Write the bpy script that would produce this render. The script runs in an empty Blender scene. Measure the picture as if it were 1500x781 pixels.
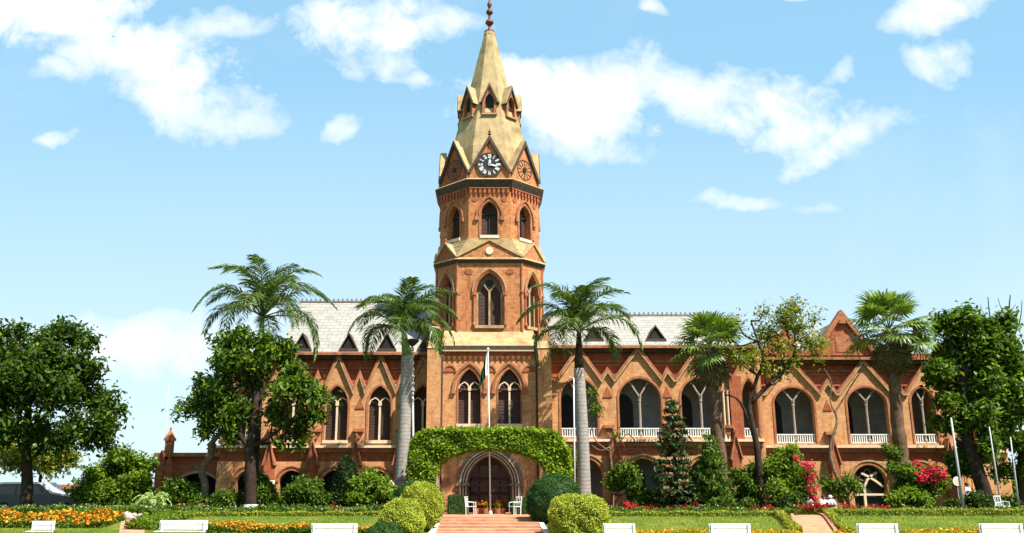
import bpy, math, random
import numpy as np
from mathutils import Vector
from mathutils.geometry import tessellate_polygon
random.seed(7); rng = np.random.default_rng(7)
R = math.radians
sc = bpy.context.scene
C = sc.collection
# ---------------------------------------------------------------- camera
F = 1320.0; TH = R(14.3); CX = 717.0; CYP = 390.5; CZ = 1.2
cd = bpy.data.cameras.new('camera'); cam = bpy.data.objects.new('camera', cd); C.objects.link(cam)
cd.sensor_width = 36; cd.lens = 36 * F / 1500; cd.shift_x = (750 - CX) / 1500
cd.clip_start = .1; cd.clip_end = 5000
cam.location = (0, 0, CZ); cam.rotation_euler = (R(90) + TH, 0, 0)
sc.camera = cam
# ---------------------------------------------------------------- light
SUN_EL = R(54); SUN_AZ = R(49)          # azimuth measured from the camera side (-Y) towards +X
sv = Vector((math.sin(SUN_AZ) * math.cos(SUN_EL), -math.cos(SUN_AZ) * math.cos(SUN_EL), math.sin(SUN_EL)))
sl = bpy.data.lights.new('sun', 'SUN'); sun = bpy.data.objects.new('sun', sl); C.objects.link(sun)
sl.energy = 5.0; sl.angle = R(.53); sl.color = (1, .94, .84)
sun.rotation_euler = sv.to_track_quat('Z', 'Y').to_euler()
sc.view_settings.view_transform = 'Standard'; sc.view_settings.look = 'None'
sc.view_settings.gamma = 1; sc.view_settings.exposure = 1.32; sc.view_settings.use_curve_mapping = False

def DIR(px, py):
    rx = (px - CX) / F; ry = (CYP - py) / F
    return Vector((rx, math.cos(TH) - ry * math.sin(TH), math.sin(TH) + ry * math.cos(TH)))
def P(px, py, Y):
    d = DIR(px, py); t = Y / d.y
    return (d.x * t, CZ + d.z * t)
def X(px, py, Y): return P(px, py, Y)[0]
def Z(py, Y): return P(CX, py, Y)[1]
def M(py, Y):                      # metres per photo pixel
    return X(CX + 1, py, Y)

# ---------------------------------------------------------------- world
w = bpy.data.worlds.new('World'); sc.world = w; w.use_nodes = True
nt = w.node_tree; nt.nodes.clear()
class NT:
    def __init__(s, nt): s.nt = nt
    def n(s, t, **k):
        x = s.nt.nodes.new(t)
        for a, b in k.items(): setattr(x, a, b)
        return x
    def l(s, a, b): s.nt.links.new(a, b)
    def put(s, sock, v):
        if isinstance(v, bpy.types.NodeSocket): s.l(v, sock)
        else: sock.default_value = v
    def m(s, op, a, b=None, c=None, clamp=False):
        x = s.n('ShaderNodeMath', operation=op); x.use_clamp = clamp
        s.put(x.inputs[0], a)
        if b is not None: s.put(x.inputs[1], b)
        if c is not None: s.put(x.inputs[2], c)
        return x.outputs[0]
    def mix(s, fac, a, b, mode='MIX'):
        x = s.n('ShaderNodeMix', data_type='RGBA', blend_type=mode)
        s.put(x.inputs[0], fac)
        s.put(x.inputs[6], a if isinstance(a, bpy.types.NodeSocket) else (*a, 1))
        s.put(x.inputs[7], b if isinstance(b, bpy.types.NodeSocket) else (*b, 1))
        return x.outputs[2]
    def noise(s, vec, scale, detail=4, rough=.55, dist=0):
        x = s.n('ShaderNodeTexNoise'); s.l(vec, x.inputs['Vector'])
        x.inputs['Scale'].default_value = scale; x.inputs['Detail'].default_value = detail
        x.inputs['Roughness'].default_value = rough; x.inputs['Distortion'].default_value = dist
        return x.outputs['Fac']
    def ramp(s, fac, stops):
        x = s.n('ShaderNodeValToRGB'); s.l(fac, x.inputs[0]); e = x.color_ramp.elements
        while len(e) < len(stops): e.new(.5)
        for i, (p, c) in enumerate(stops):
            e[i].position = p; e[i].color = (*c, 1) if len(c) == 3 else c
        return x.outputs[0]
    def mapr(s, v, a, b, c=0., d=1., smooth=False):
        x = s.n('ShaderNodeMapRange'); x.clamp = True
        if smooth: x.interpolation_type = 'SMOOTHSTEP'
        s.put(x.inputs[0], v)
        for i, q in zip((1, 2, 3, 4), (a, b, c, d)): x.inputs[i].default_value = q
        return x.outputs[0]
N = NT(nt)
tc = N.n('ShaderNodeTexCoord'); sep = N.n('ShaderNodeSeparateXYZ'); N.l(tc.outputs['Generated'], sep.inputs[0])
sky = N.n('ShaderNodeTexSky', sky_type='NISHITA'); sky.sun_disc = False
sky.sun_elevation = SUN_EL; sky.sun_rotation = math.atan2(sv.x, sv.y); sky.air_density = 1.0; sky.dust_density = .6; sky.ozone_density = 2.0
yy = N.m('MAXIMUM', N.m('ABSOLUTE', sep.outputs[1]), .05)
u = N.m('DIVIDE', sep.outputs[0], yy); v = N.m('DIVIDE', sep.outputs[2], yy)
comb = N.n('ShaderNodeCombineXYZ'); N.l(u, comb.inputs[0]); N.l(v, comb.inputs[1]); N.l(N.m('MULTIPLY', sep.outputs[1], .3), comb.inputs[2])
n1 = N.noise(comb.outputs[0], 9, 8, .6, .3); n2 = N.noise(comb.outputs[0], 4.5, 3, .5)
sc2 = N.n('ShaderNodeVectorMath', operation='ADD'); N.l(comb.outputs[0], sc2.inputs[0]); sc2.inputs[1].default_value = (3.1, 7.7, 1.3)
n3 = N.noise(sc2.outputs[0], 6, 4, .55); n4 = N.noise(sc2.outputs[0], 26, 7, .65, .4)
uw = N.m('ADD', u, N.m('MULTIPLY', N.m('SUBTRACT', n2, .5), .16))
vw = N.m('ADD', v, N.m('MULTIPLY', N.m('SUBTRACT', n3, .5), .13))
def uv(px, py):
    d = DIR(px, py); return d.x / d.y, d.z / d.y
best = None
clouds = [(60, 20, 170, 62, 0, 1.6), (210, 70, 120, 55, .2, 1.5), (200, 110, 150, 40, .35, 1), (320, 160, 85, 20, .25, .75), (95, 120, 70, 22, 0, .8),
          (340, 28, 60, 20, 0, .7), (520, 40, 110, 52, .1, 1.4), (560, 95, 60, 32, .2, 1), (615, 117, 30, 17, 0, 1), (660, 35, 50, 22, 0, .8),
          (505, 203, 32, 15, -.3, .9), (820, 160, 115, 62, .15, 1.4), (960, 125, 130, 42, .1, 1), (1130, 170, 110, 42, .05, 1.3), (1240, 200, 95, 24, -.3, .95),
          (860, 215, 80, 28, 0, .8), (1375, 20, 62, 30, -.2, 1), (1380, 88, 30, 26, .2, .9), (1050, 287, 60, 13, .05, .75), (1230, 115, 28, 11, -.4, .7),
          (955, 15, 20, 12, 0, .8), (85, 203, 26, 8, 0, .6), (60, 465, 120, 26, .1, .7), (230, 500, 140, 42, -.2, .8), (1180, 298, 30, 8, 0, .3), (1158, 5, 20, 10, 0, .9)]
for (px, py, a, b, rot, op) in clouds:
    a *= 1.22; b *= 1.26
    u0, v0 = uv(px, py); du = N.m('SUBTRACT', uw, u0); dv = N.m('SUBTRACT', vw, v0)
    cr, sr = math.cos(rot), math.sin(rot)
    p = N.m('SUBTRACT', N.m('MULTIPLY', du, cr), N.m('MULTIPLY', dv, sr))
    q = N.m('ADD', N.m('MULTIPLY', du, sr), N.m('MULTIPLY', dv, cr))
    e = N.m('SUBTRACT', 1, N.m('ADD', N.m('POWER', N.m('DIVIDE', p, a * 1.12 / F), 2), N.m('POWER', N.m('DIVIDE', q, b * 1.12 / F), 2)))
    e = N.m('MULTIPLY', N.m('MAXIMUM', N.m('ADD', e, N.m('ADD', N.m('MULTIPLY', N.m('SUBTRACT', n1, .5), 3.0), N.m('MULTIPLY', N.m('SUBTRACT', n4, .5), 2.0))), 0), op)
    best = e if best is None else N.m('MAXIMUM', best, e)
cmask = N.mapr(best, .0, 1.45, 0, 1, False)
cm2 = N.m('MULTIPLY', cmask, .93)
wisp = N.m('MULTIPLY', N.mapr(N.noise(sc2.outputs[0], 2.2, 6, .6, .5), .5, .8), .22)
cm2 = N.m('MAXIMUM', cm2, wisp)
el = N.mapr(v, .1, .62)
base = N.mix(1, sky.outputs[0], (1.12, 1.38, 1.24), 'MULTIPLY')
pale = N.mapr(v, 0, .62, .9, .72)
base = N.mix(pale, base, N.mix(N.mapr(v, .08, .5), (6.5, 8.2, 9.2), (3.3, 6.3, 8.8)))
cc = N.mix(N.mapr(n2, .3, .7), (10.4, 10.3, 10.3), (9.6, 9.8, 10.2))
col = N.mix(cm2, base, cc)
bg = N.n('ShaderNodeBackground'); N.l(col, bg.inputs[0]); bg.inputs[1].default_value = .0505
out = N.n('ShaderNodeOutputWorld'); N.l(bg.outputs[0], out.inputs[0])

# ---------------------------------------------------------------- materials
TONE = .86; KEEP = ('white_paint', 'clock_face', 'white_cotton', 'flag_white')
def mat(name, fn, rough=.8, spec=.3, **k):
    m = bpy.data.materials.new(name); m.use_nodes = True; t = m.node_tree; t.nodes.clear(); n = NT(t)
    o = n.n('ShaderNodeOutputMaterial'); b = n.n('ShaderNodeBsdfPrincipled'); n.l(b.outputs[0], o.inputs[0])
    b.inputs['Roughness'].default_value = rough; b.inputs['Specular IOR Level'].default_value = spec
    g = n.n('ShaderNodeTexCoord'); n.co = g.outputs['Object']; n.b = b; n.o = o
    c = fn(n)
    if name not in KEEP: c = n.mix(1, c, (TONE, TONE, TONE), 'MULTIPLY')
    n.put(b.inputs['Base Color'], c if isinstance(c, bpy.types.NodeSocket) else (*c, 1))
    for a, q in k.items(): b.inputs[a.replace('_', ' ')].default_value = q
    return m
def bump(n, h, s=.3, d=.02):
    x = n.n('ShaderNodeBump'); x.inputs['Strength'].default_value = s; x.inputs['Distance'].default_value = d
    n.l(h, x.inputs['Height']); n.l(x.outputs[0], n.b.inputs['Normal'])
def scaled(n, s):
    x = n.n('ShaderNodeVectorMath', operation='MULTIPLY'); n.l(n.co, x.inputs[0]); x.inputs[1].default_value = s; return x.outputs[0]
def brick(c1, c2, mortar, dirt=(.12, .05, .03), stain=.55, bw=.46, rh=.15):
    def f(n):
        s = n.n('ShaderNodeSeparateXYZ'); n.l(n.co, s.inputs[0])
        cb = n.n('ShaderNodeCombineXYZ'); n.l(n.m('ADD', s.outputs[0], n.m('MULTIPLY', s.outputs[1], .71)), cb.inputs[0]); n.l(s.outputs[2], cb.inputs[1])
        br = n.n('ShaderNodeTexBrick'); n.l(cb.outputs[0], br.inputs['Vector'])
        br.inputs['Color1'].default_value = (*c1, 1); br.inputs['Color2'].default_value = (*c2, 1); br.inputs['Mortar'].default_value = (*mortar, 1)
        br.inputs['Scale'].default_value = 1; br.inputs['Brick Width'].default_value = bw; br.inputs['Row Height'].default_value = rh
        br.inputs['Mortar Size'].default_value = .012; br.inputs['Bias'].default_value = 0
        c = br.outputs[0]
        big = n.noise(n.co, .55, 5, .6); c = n.mix(n.mapr(big, .42, .72, 0, .6), c, tuple(min(1, q * 1.12) for q in c1))
        mid = n.noise(n.co, 3.2, 6, .7); c = n.mix(n.mapr(mid, .48, .7, 0, stain), c, dirt)
        fine = n.noise(n.co, 14, 3, .6); c = n.mix(n.mapr(fine, .3, .75, 0, .5), c, tuple(q * .62 for q in c1))
        stk = n.noise(scaled(n, (2.2, 2.2, .22)), 1.6, 5, .6); c = n.mix(n.mapr(stk, .52, .74, 0, stain * .9), c, dirt)
        pat = n.noise(scaled(n, (1, 1, 1.6)), .8, 2, .4, 1.5); c = n.mix(n.mapr(pat, .58, .62, 0, .28), c, c2)
        bump(n, n.m('ADD', br.outputs['Fac'], n.m('MULTIPLY', fine, -.6)), .5, .02)
        return c
    return f
def rough_c(c1, c2, s=3., c3=None, b=.25, streak=0):
    def f(n):
        a = n.noise(n.co, s, 6, .62); c = n.mix(n.mapr(a, .35, .68), c1, c2)
        if c3:
            k = n.noise(n.co, s * .35, 5, .65, .4); c = n.mix(n.mapr(k, .5, .68, 0, .8), c, c3)
        if streak:
            k = n.noise(scaled(n, (1.6, 1.6, .2)), 1.8, 5, .6); c = n.mix(n.mapr(k, .5, .75, 0, streak), c, tuple(q * .35 for q in c1))
        bump(n, n.noise(n.co, s * 6, 4, .6), b, .03)
        return c
    return f
MT = {}
MT['brick'] = mat('orange_brick', brick((.64, .345, .165), (.50, .225, .095), (.56, .29, .135), (.22, .08, .035), .72), .9, .1)
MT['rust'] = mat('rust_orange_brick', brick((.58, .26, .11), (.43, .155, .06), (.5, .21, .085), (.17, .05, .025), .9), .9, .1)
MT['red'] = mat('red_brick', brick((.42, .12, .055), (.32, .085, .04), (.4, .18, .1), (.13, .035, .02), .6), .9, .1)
MT['trim'] = mat('terracotta_trim', rough_c((.42, .175, .085), (.3, .10, .048), 4, (.17, .06, .035)), .85, .15)
MT['stone'] = mat('yellow_stone', rough_c((.46, .335, .18), (.36, .245, .12), 2.2, (.24, .15, .08), .3, .35), .9, .1)
MT['spire'] = mat('spire_render', rough_c((.44, .335, .18), (.31, .225, .115), 1.6, (.17, .12, .065), .35, .55), .9, .1)
MT['pale'] = mat('pale_stone', rough_c((.72, .58, .42), (.6, .44, .3), 5), .8, .2)
MT['column'] = mat('worn_column_stone', rough_c((.4, .33, .28), (.25, .2, .165), 6), .8, .2)
MT['grey'] = mat('grey_stone', rough_c((.21, .165, .135), (.13, .1, .085), 5), .85, .2)
MT['graywall'] = mat('veranda_plaster', rough_c((.3, .3, .31), (.2, .2, .21), 1.5), .9, .1)
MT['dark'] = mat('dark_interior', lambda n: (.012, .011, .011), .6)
MT['slateedge'] = mat('dark_cornice', rough_c((.09, .06, .045), (.045, .03, .025), 4), .8, .2)
def louvre(n):
    wv = n.n('ShaderNodeTexWave', wave_type='BANDS', bands_direction='Z'); n.l(n.co, wv.inputs[0]); wv.inputs['Scale'].default_value = 3.2
    a = n.noise(n.co, 3, 4); bump(n, wv.outputs['Fac'], .6, .03)
    return n.mix(n.mapr(a, .3, .7), (.06, .026, .018), (.035, .016, .012))
MT['louvre'] = mat('brown_shutter', louvre, .55, .3)
MT['wood'] = mat('door_wood', louvre, .55, .3)
def slate(n):
    s = n.n('ShaderNodeSeparateXYZ'); n.l(n.co, s.inputs[0]); cb = n.n('ShaderNodeCombineXYZ'); n.l(s.outputs[0], cb.inputs[0]); n.l(s.outputs[2], cb.inputs[1])
    br = n.n('ShaderNodeTexBrick'); n.l(cb.outputs[0], br.inputs['Vector']); br.inputs['Scale'].default_value = 1
    br.inputs['Color1'].default_value = (.34, .325, .28, 1); br.inputs['Color2'].default_value = (.29, .275, .24, 1); br.inputs['Mortar'].default_value = (.19, .18, .165, 1)
    br.inputs['Brick Width'].default_value = .62; br.inputs['Row Height'].default_value = .3; br.inputs['Mortar Size'].default_value = .022
    c = n.mix(n.mapr(n.noise(n.co, 1.2, 6, .65), .48, .72, 0, .6), br.outputs[0], (.2, .19, .165)); c = n.mix(n.mapr(n.noise(scaled(n, (2, 2, .3)), 1.5, 5, .65), .52, .75, 0, .5), c, (.17, .155, .13))
    bump(n, br.outputs['Fac'], .4, .03); return c
MT['slate'] = mat('pale_slate_roof', slate, .6, .35)
MT['white'] = mat('white_paint', rough_c((.64, .64, .62), (.5, .49, .46), 6, None, .1), .5, .4)
MT['metal'] = mat('grey_metal', rough_c((.42, .42, .42), (.3, .3, .3), 8, None, .1), .45, .4)
MT['black'] = mat('black_paint', lambda n: (.012, .012, .014), .4)
MT['redf'] = mat('red_finial', rough_c((.2, .035, .025), (.06, .02, .018), 4), .6, .3)
MT['steps'] = mat('path_brick', brick((.56, .25, .155), (.46, .185, .11), (.42, .22, .14), (.3, .1, .05), .45, .24, .12), .9, .1)
def pathtop(n):
    br = n.n('ShaderNodeTexBrick'); n.l(n.co, br.inputs['Vector']); br.inputs['Scale'].default_value = 1
    br.inputs['Color1'].default_value = (.52, .26, .14, 1); br.inputs['Color2'].default_value = (.42, .175, .095, 1); br.inputs['Mortar'].default_value = (.36, .2, .14, 1)
    br.inputs['Brick Width'].default_value = .3; br.inputs['Row Height'].default_value = .15; br.inputs['Mortar Size'].default_value = .012
    c = n.mix(n.mapr(n.noise(n.co, 2, 6, .65), .45, .75, 0, .6), br.outputs[0], (.58, .36, .22))
    return n.mix(n.mapr(n.noise(scaled(n, (1, 3, 1)), 1, 5, .65), .55, .75, 0, .5), c, (.33, .12, .07))
MT['path'] = mat('brick_paving', pathtop, .9, .1)
def grass(n):
    a = n.noise(n.co, .5, 5, .6); b = n.noise(n.co, 9, 5, .7)
    c = n.mix(n.mapr(a, .38, .65), (.10, .15, .018), (.24, .24, .035)); c = n.mix(n.mapr(b, .35, .7, 0, .7), c, (.06, .1, .014))
    bump(n, b, .8, .08); return c
MT['grass'] = mat('lawn', grass, .95, .05)
MT['tawny'] = mat('bare_bark', rough_c((.2, .14, .09), (.1, .065, .04), 5, (.3, .22, .14), .6), .9, .1)
MT['bark'] = mat('dark_bark', rough_c((.05, .034, .025), (.024, .017, .013), 5, (.085, .06, .045), .8), .95, .05)
def palmbark(n):
    s = n.n('ShaderNodeSeparateXYZ'); n.l(n.co, s.inputs[0])
    wz = n.m('ADD', s.outputs[2], n.m('MULTIPLY', n.noise(n.co, 1.5, 3), .25))
    ring = n.m('PINGPONG', wz, .11); a = n.noise(n.co, 4, 5, .65)
    c = n.mix(n.mapr(a, .3, .7), (.36, .33, .3), (.24, .215, .195)); c = n.mix(n.mapr(ring, 0, .035, .75, 0), c, (.13, .11, .1))
    c = n.mix(n.mapr(n.noise(scaled(n, (1, 1, .3)), 2.4, 4), .55, .7, 0, .6), c, (.17, .15, .12)); bump(n, ring, .4, .05); return c
MT['palmbark'] = mat('grey_ringed_bark', palmbark, .9, .1)
MT['shaft'] = mat('green_crownshaft', rough_c((.13, .2, .035), (.085, .14, .025), 3), .45, .4)
MT['fanbark'] = mat('fibrous_palm_bark', rough_c((.16, .095, .06), (.075, .045, .03), 6, (.24, .15, .09), .9), .95, .05)
MT['skin'] = mat('skin', lambda n: (.3, .16, .1), .6)
MT['hair'] = mat('hair', lambda n: (.012, .01, .01), .6)
MT['cloth'] = mat('white_cotton', rough_c((.78, .78, .78), (.66, .67, .7), 9, None, .1), .9, .1)
MT['glass'] = mat('dark_glass', lambda n: (.012, .015, .02), .08, .6)
MT['tyre'] = mat('tyre', lambda n: (.02, .02, .02), .8)
MT['carwhite'] = mat('white_car_paint', lambda n: (.72, .73, .75), .25, .5)
MT['carblue'] = mat('dark_blue_car_paint', lambda n: (.012, .02, .04), .25, .5)
MT['rock'] = mat('pale_rock', rough_c((.5, .45, .38), (.3, .25, .2), 5, None, .8), .95, .05)
MT['soil'] = mat('soil', rough_c((.12, .07, .04), (.07, .04, .025), 5), .95, .05)
MT['flaggreen'] = mat('flag_green', rough_c((.012, .06, .03), (.008, .03, .018), 3, None, .1), .8, .1)
MT['flagwhite'] = mat('flag_white', lambda n: (.75, .75, .75), .8, .1)
MT['clockface'] = mat('clock_face', lambda n: (.018, .018, .02), .5)
def leafmat(name, cols, trans=.3, rough=.55, spec=.22, tcol=None):
    m = bpy.data.materials.new(name); m.use_nodes = True; t = m.node_tree; t.nodes.clear(); n = NT(t)
    o = n.n('ShaderNodeOutputMaterial'); b = n.n('ShaderNodeBsdfPrincipled'); g = n.n('ShaderNodeNewGeometry')
    k = len(cols); c = n.ramp(g.outputs['Random Per Island'], [(i / max(1, k - 1), q) for i, q in enumerate(cols)])
    tcn = n.n('ShaderNodeTexCoord'); a = n.noise(tcn.outputs['Object'], 1.1, 3)
    c = n.mix(n.mapr(a, .35, .65, 0, .45), c, cols[0])
    n.l(c, b.inputs['Base Color']); b.inputs['Roughness'].default_value = rough; b.inputs['Specular IOR Level'].default_value = spec
    tr = n.n('ShaderNodeBsdfTranslucent'); n.l(n.mix(1, c, tcol or (1.5, 1.6, .6), 'MULTIPLY'), tr.inputs[0])
    mx = n.n('ShaderNodeMixShader'); mx.inputs[0].default_value = trans
    n.l(b.outputs[0], mx.inputs[1]); n.l(tr.outputs[0], mx.inputs[2]); n.l(mx.outputs[0], o.inputs[0]); return m
L = {}
L['dark'] = leafmat('dark_green_leaves', [(0.016, 0.033, 0.005), (0.037, 0.078, 0.008), (0.122, 0.196, 0.018)], .3)
L['mid'] = leafmat('mid_green_leaves', [(0.024, 0.049, 0.006), (0.061, 0.122, 0.01), (0.183, 0.265, 0.022)], .35)
L['bright'] = leafmat('bright_green_leaves', [(0.061, 0.108, 0.009), (0.122, 0.196, 0.015), (0.207, 0.284, 0.026)], .35)
L['lime'] = leafmat('lime_leaves', [(.2, .235, .02), (.34, .37, .035), (.48, .48, .07)], .25)
L['hedge'] = leafmat('hedge_leaves', [(.14, .17, .015), (.25, .27, .02), (.36, .33, .035)], .25)
L['ball'] = leafmat('clipped_dark_leaves', [(0.015, 0.044, 0.007), (0.027, 0.073, 0.011), (0.044, 0.103, 0.015)], .15)
L['cone'] = leafmat('conifer_needles', [(0.015, 0.029, 0.007), (0.027, 0.054, 0.012), (0.049, 0.083, 0.015)], .15)
L['yel'] = leafmat('yellowing_leaves', [(.07, .1, .012), (.17, .2, .02), (.34, .3, .04)], .35)
L['vine'] = leafmat('vine_leaves', [(.07, .13, .008), (.17, .26, .014), (.36, .44, .03)], .35)
L['royal'] = leafmat('feather_palm_leaflets', [(0.03, 0.064, 0.01), (0.061, 0.108, 0.015), (0.146, 0.186, 0.03)], .25, .4, .35)
L['fan'] = leafmat('fan_palm_leaves', [(.05, .09, .014), (.13, .2, .03), (.27, .34, .07)], .25, .42, .35)
L['dead'] = leafmat('dry_palm_leaves', [(.05, .045, .02), (.1, .085, .03), (.17, .13, .05)], .2)
L['orange'] = leafmat('marigold_petals', [(.62, .15, .01), (.75, .3, .015), (.8, .52, .04)], .2, .7, .1, (1, 1, 1))
L['redflower'] = leafmat('red_petals', [(.28, .012, .012), (.42, .025, .025), (.5, .05, .04)], .2, .7, .1, (1, 1, 1))
L['pink'] = leafmat('bougainvillea_bracts', [(.5, .015, .05), (.7, .03, .12), (.75, .09, .12)], .3, .7, .1, (1, 1, 1))
L['whitef'] = leafmat('white_petals', [(.7, .65, .5), (.8, .78, .7), (.85, .85, .8)], .3, .7, .1, (1, 1, 1))
L['palecyc'] = leafmat('pale_fern_leaves', [(.18, .26, .08), (.3, .4, .14), (.42, .5, .2)], .3)

# ---------------------------------------------------------------- helpers
def tag(o, label=None, cat=None, group=None, kind=None):
    if label: o['label'] = label
    if cat: o['category'] = cat
    if group: o['group'] = group
    if kind: o['kind'] = kind
    return o
def thing(name, label, cat, loc=(0, 0, 0), group=None, rz=0):
    o = bpy.data.objects.new(name, None); C.objects.link(o); o.location = loc; o.rotation_euler.z = rz
    o.empty_display_size = .3
    return tag(o, label, cat, group)
def link(name, me, m, parent=None, local=False):
    o = bpy.data.objects.new(name, me); C.objects.link(o)
    if m and not me.materials: me.materials.append(m)
    if parent:
        o.parent = parent
        if not local and parent.type == 'EMPTY': o.location = -parent.location
    return o
class MB:
    def __init__(s): s.v = []; s.f = []
    def add(s, vs, fs):
        n = len(s.v); s.v += [tuple(q) for q in vs]; s.f += [tuple(n + i for i in f) for f in fs]
    def box(s, x0, x1, y0, y1, z0, z1):
        s.add([(x, y, z) for x in (x0, x1) for y in (y0, y1) for z in (z0, z1)],
              [(0, 1, 3, 2), (4, 6, 7, 5), (0, 4, 5, 1), (2, 3, 7, 6), (0, 2, 6, 4), (1, 5, 7, 3)])
    def boxT(s, T, u0, u1, v0, v1, d0, d1):
        s.add([T(a, b, c) for a in (u0, u1) for c in (d0, d1) for b in (v0, v1)],
              [(0, 1, 3, 2), (4, 6, 7, 5), (0, 4, 5, 1), (2, 3, 7, 6), (0, 2, 6, 4), (1, 5, 7, 3)])
    def panel(s, outer, holes, T, depth=.3, rim=0):
        loops = [outer] + holes
        tri = tessellate_polygon([[Vector((a, b, 0)) for a, b in lp] for lp in loops])
        flat = [q for lp in loops for q in lp]
        s.add([T(a, b, 0) for a, b in flat], tri)
        for lp in holes: s.rim(lp, T, 0, depth)
        if rim: s.rim(outer, T, 0, rim)
    def rim(s, lp, T, d0, d1):
        n = len(lp); s.add([T(a, b, d0) for a, b in lp] + [T(a, b, d1) for a, b in lp], [(i, (i + 1) % n, n + (i + 1) % n, n + i) for i in range(n)])
    def poly(s, lp, T, d): 
        tri = tessellate_polygon([[Vector((a, b, 0)) for a, b in lp]]); s.add([T(a, b, d) for a, b in lp], tri)
    def solid(s, lp, T, d0, d1):
        s.poly(lp, T, d0); s.poly(lp, T, d1); s.rim(lp, T, d0, d1)
    def strip(s, pts, w0, w1, T, d0, d1, closed=False):
        """a moulding following pts; w0..w1 = offsets to the left of travel"""
        n = len(pts); off = []
        for i in range(n):
            a = pts[i - 1] if (i or closed) else None; b = pts[i]; c = pts[(i + 1) % n] if (i < n - 1 or closed) else None
            ns = []
            for p, q in ((a, b), (b, c)):
                if p is None or q is None: continue
                dx, dy = q[0] - p[0], q[1] - p[1]; l = math.hypot(dx, dy) or 1; ns.append((-dy / l, dx / l))
            if len(ns) == 1: nx, ny = ns[0]
            else:
                nx, ny = ns[0][0] + ns[1][0], ns[0][1] + ns[1][1]; l = math.hypot(nx, ny) or 1; nx /= l; ny /= l
                k = max(.45, nx * ns[0][0] + ny * ns[0][1]); nx /= k; ny /= k
            off.append((nx, ny))
        m = n if closed else n - 1
        V = []
        for (p, o) in zip(pts, off):
            for (ww, d) in ((w0, d0), (w1, d0), (w1, d1), (w0, d1)): V.append(T(p[0] + o[0] * ww, p[1] + o[1] * ww, d))
        Fc = []
        for i in range(m):
            a = 4 * i; b = 4 * ((i + 1) % n)
            for k in range(4): Fc.append((a + k, a + (k + 1) % 4, b + (k + 1) % 4, b + k))
        if not closed: Fc += [(0, 1, 2, 3), (4 * n - 4, 4 * n - 3, 4 * n - 2, 4 * n - 1)]
        s.add(V, Fc)
    def tube(s, pts, rad, n=8, cap=True, wob=0):
        pts = [Vector(p) for p in pts]; rad = rad if hasattr(rad, '__len__') else [rad] * len(pts)
        base = len(s.v); prev = None
        for i, p in enumerate(pts):
            t = (pts[min(i + 1, len(pts) - 1)] - pts[max(i - 1, 0)]).normalized()
            a = (prev - t * prev.dot(t)) if prev is not None else t.orthogonal()
            a = a.normalized(); b = t.cross(a); prev = a
            for k in range(n):
                th = 2 * math.pi * k / n; rr = rad[i] * (1 + wob * random.uniform(-1, 1))
                s.v.append(tuple(p + (a * math.cos(th) + b * math.sin(th)) * rr))
        for i in range(len(pts) - 1):
            for k in range(n):
                s.f.append((base + i * n + k, base + i * n + (k + 1) % n, base + (i + 1) * n + (k + 1) % n, base + (i + 1) * n + k))
        if cap:
            s.f.append(tuple(base + k for k in range(n))[::-1]); e = base + (len(pts) - 1) * n; s.f.append(tuple(e + k for k in range(n)))
    def lathe(s, prof, c, n=12):      # prof: (r, z)
        base = len(s.v)
        for r, z in prof:
            for k in range(n):
                th = 2 * math.pi * k / n; s.v.append((c[0] + r * math.cos(th), c[1] + r * math.sin(th), c[2] + z))
        for i in range(len(prof) - 1):
            for k in range(n):
                s.f.append((base + i * n + k, base + i * n + (k + 1) % n, base + (i + 1) * n + (k + 1) % n, base + (i + 1) * n + k))
        s.f.append(tuple(base + k for k in range(n))[::-1]); e = base + (len(prof) - 1) * n; s.f.append(tuple(e + k for k in range(n)))
    def frustum(s, p0, z0, p1, z1, cap=True):
        n = len(p0); s.add([(*q, z0) for q in p0] + [(*q, z1) for q in p1], [(i, (i + 1) % n, n + (i + 1) % n, n + i) for i in range(n)])
        if cap: b = len(s.v) - 2 * n; s.f.append(tuple(b + n + i for i in range(n))); s.f.append(tuple(b + i for i in range(n))[::-1])
    def build(s, name, m, parent=None, smooth=False, local=False, bevel=0):
        me = bpy.data.meshes.new(name); me.from_pydata(s.v, [], s.f); me.update()
        if smooth:
            for p in me.polygons: p.use_smooth = True
        o = link(name, me, m, parent, local)
        if bevel: b = o.modifiers.new('bevel', 'BEVEL'); b.width = bevel; b.segments = 2
        return o
def TX(ox, oy, ux=1, uy=0):
    nx, ny = -uy, ux
    return lambda a, b, d: (ox + a * ux + d * nx, oy + a * uy + d * ny, b)
def arch(c, w, z0, zs, za, n=9):
    """pointed arch outline, counter-clockwise from bottom left"""
    h = za - zs; pts = [(c - w / 2, z0), (c + w / 2, z0)]; rs = []
    if h >= w / 2 * .98:
        r = (h * h + w * w / 4) / w; cx = w / 2 - r; a1 = math.atan2(h, -cx)
        rs = [(cx + r * math.cos(a1 * i / n), r * math.sin(a1 * i / n)) for i in range(n + 1)]
    else:
        for i in range(n + 1):
            s_ = math.cos(math.pi / 2 * i / n); rs.append((w / 2 * s_, h * (1 - s_ ** 2.2) ** .55 * (1 - .1 * s_)))
        rs[0] = (w / 2, 0)
    pts += [(c + x, zs + y) for x, y in rs] + [(c - x, zs + y) for x, y in rs[::-1][1:]]
    return pts
def arch_line(c, w, zs, za, n=9, down=0):
    a = arch(c, w, zs, zs, za, n)[2:]
    return ([(c + w / 2, zs - down)] if down else []) + a + ([(c - w / 2, zs - down)] if down else [])
def circ(c, z, r, n=14, rz=None):
    return [(c + r * math.cos(2 * math.pi * i / n), z + (rz or r) * math.sin(2 * math.pi * i / n)) for i in range(n)]

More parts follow.
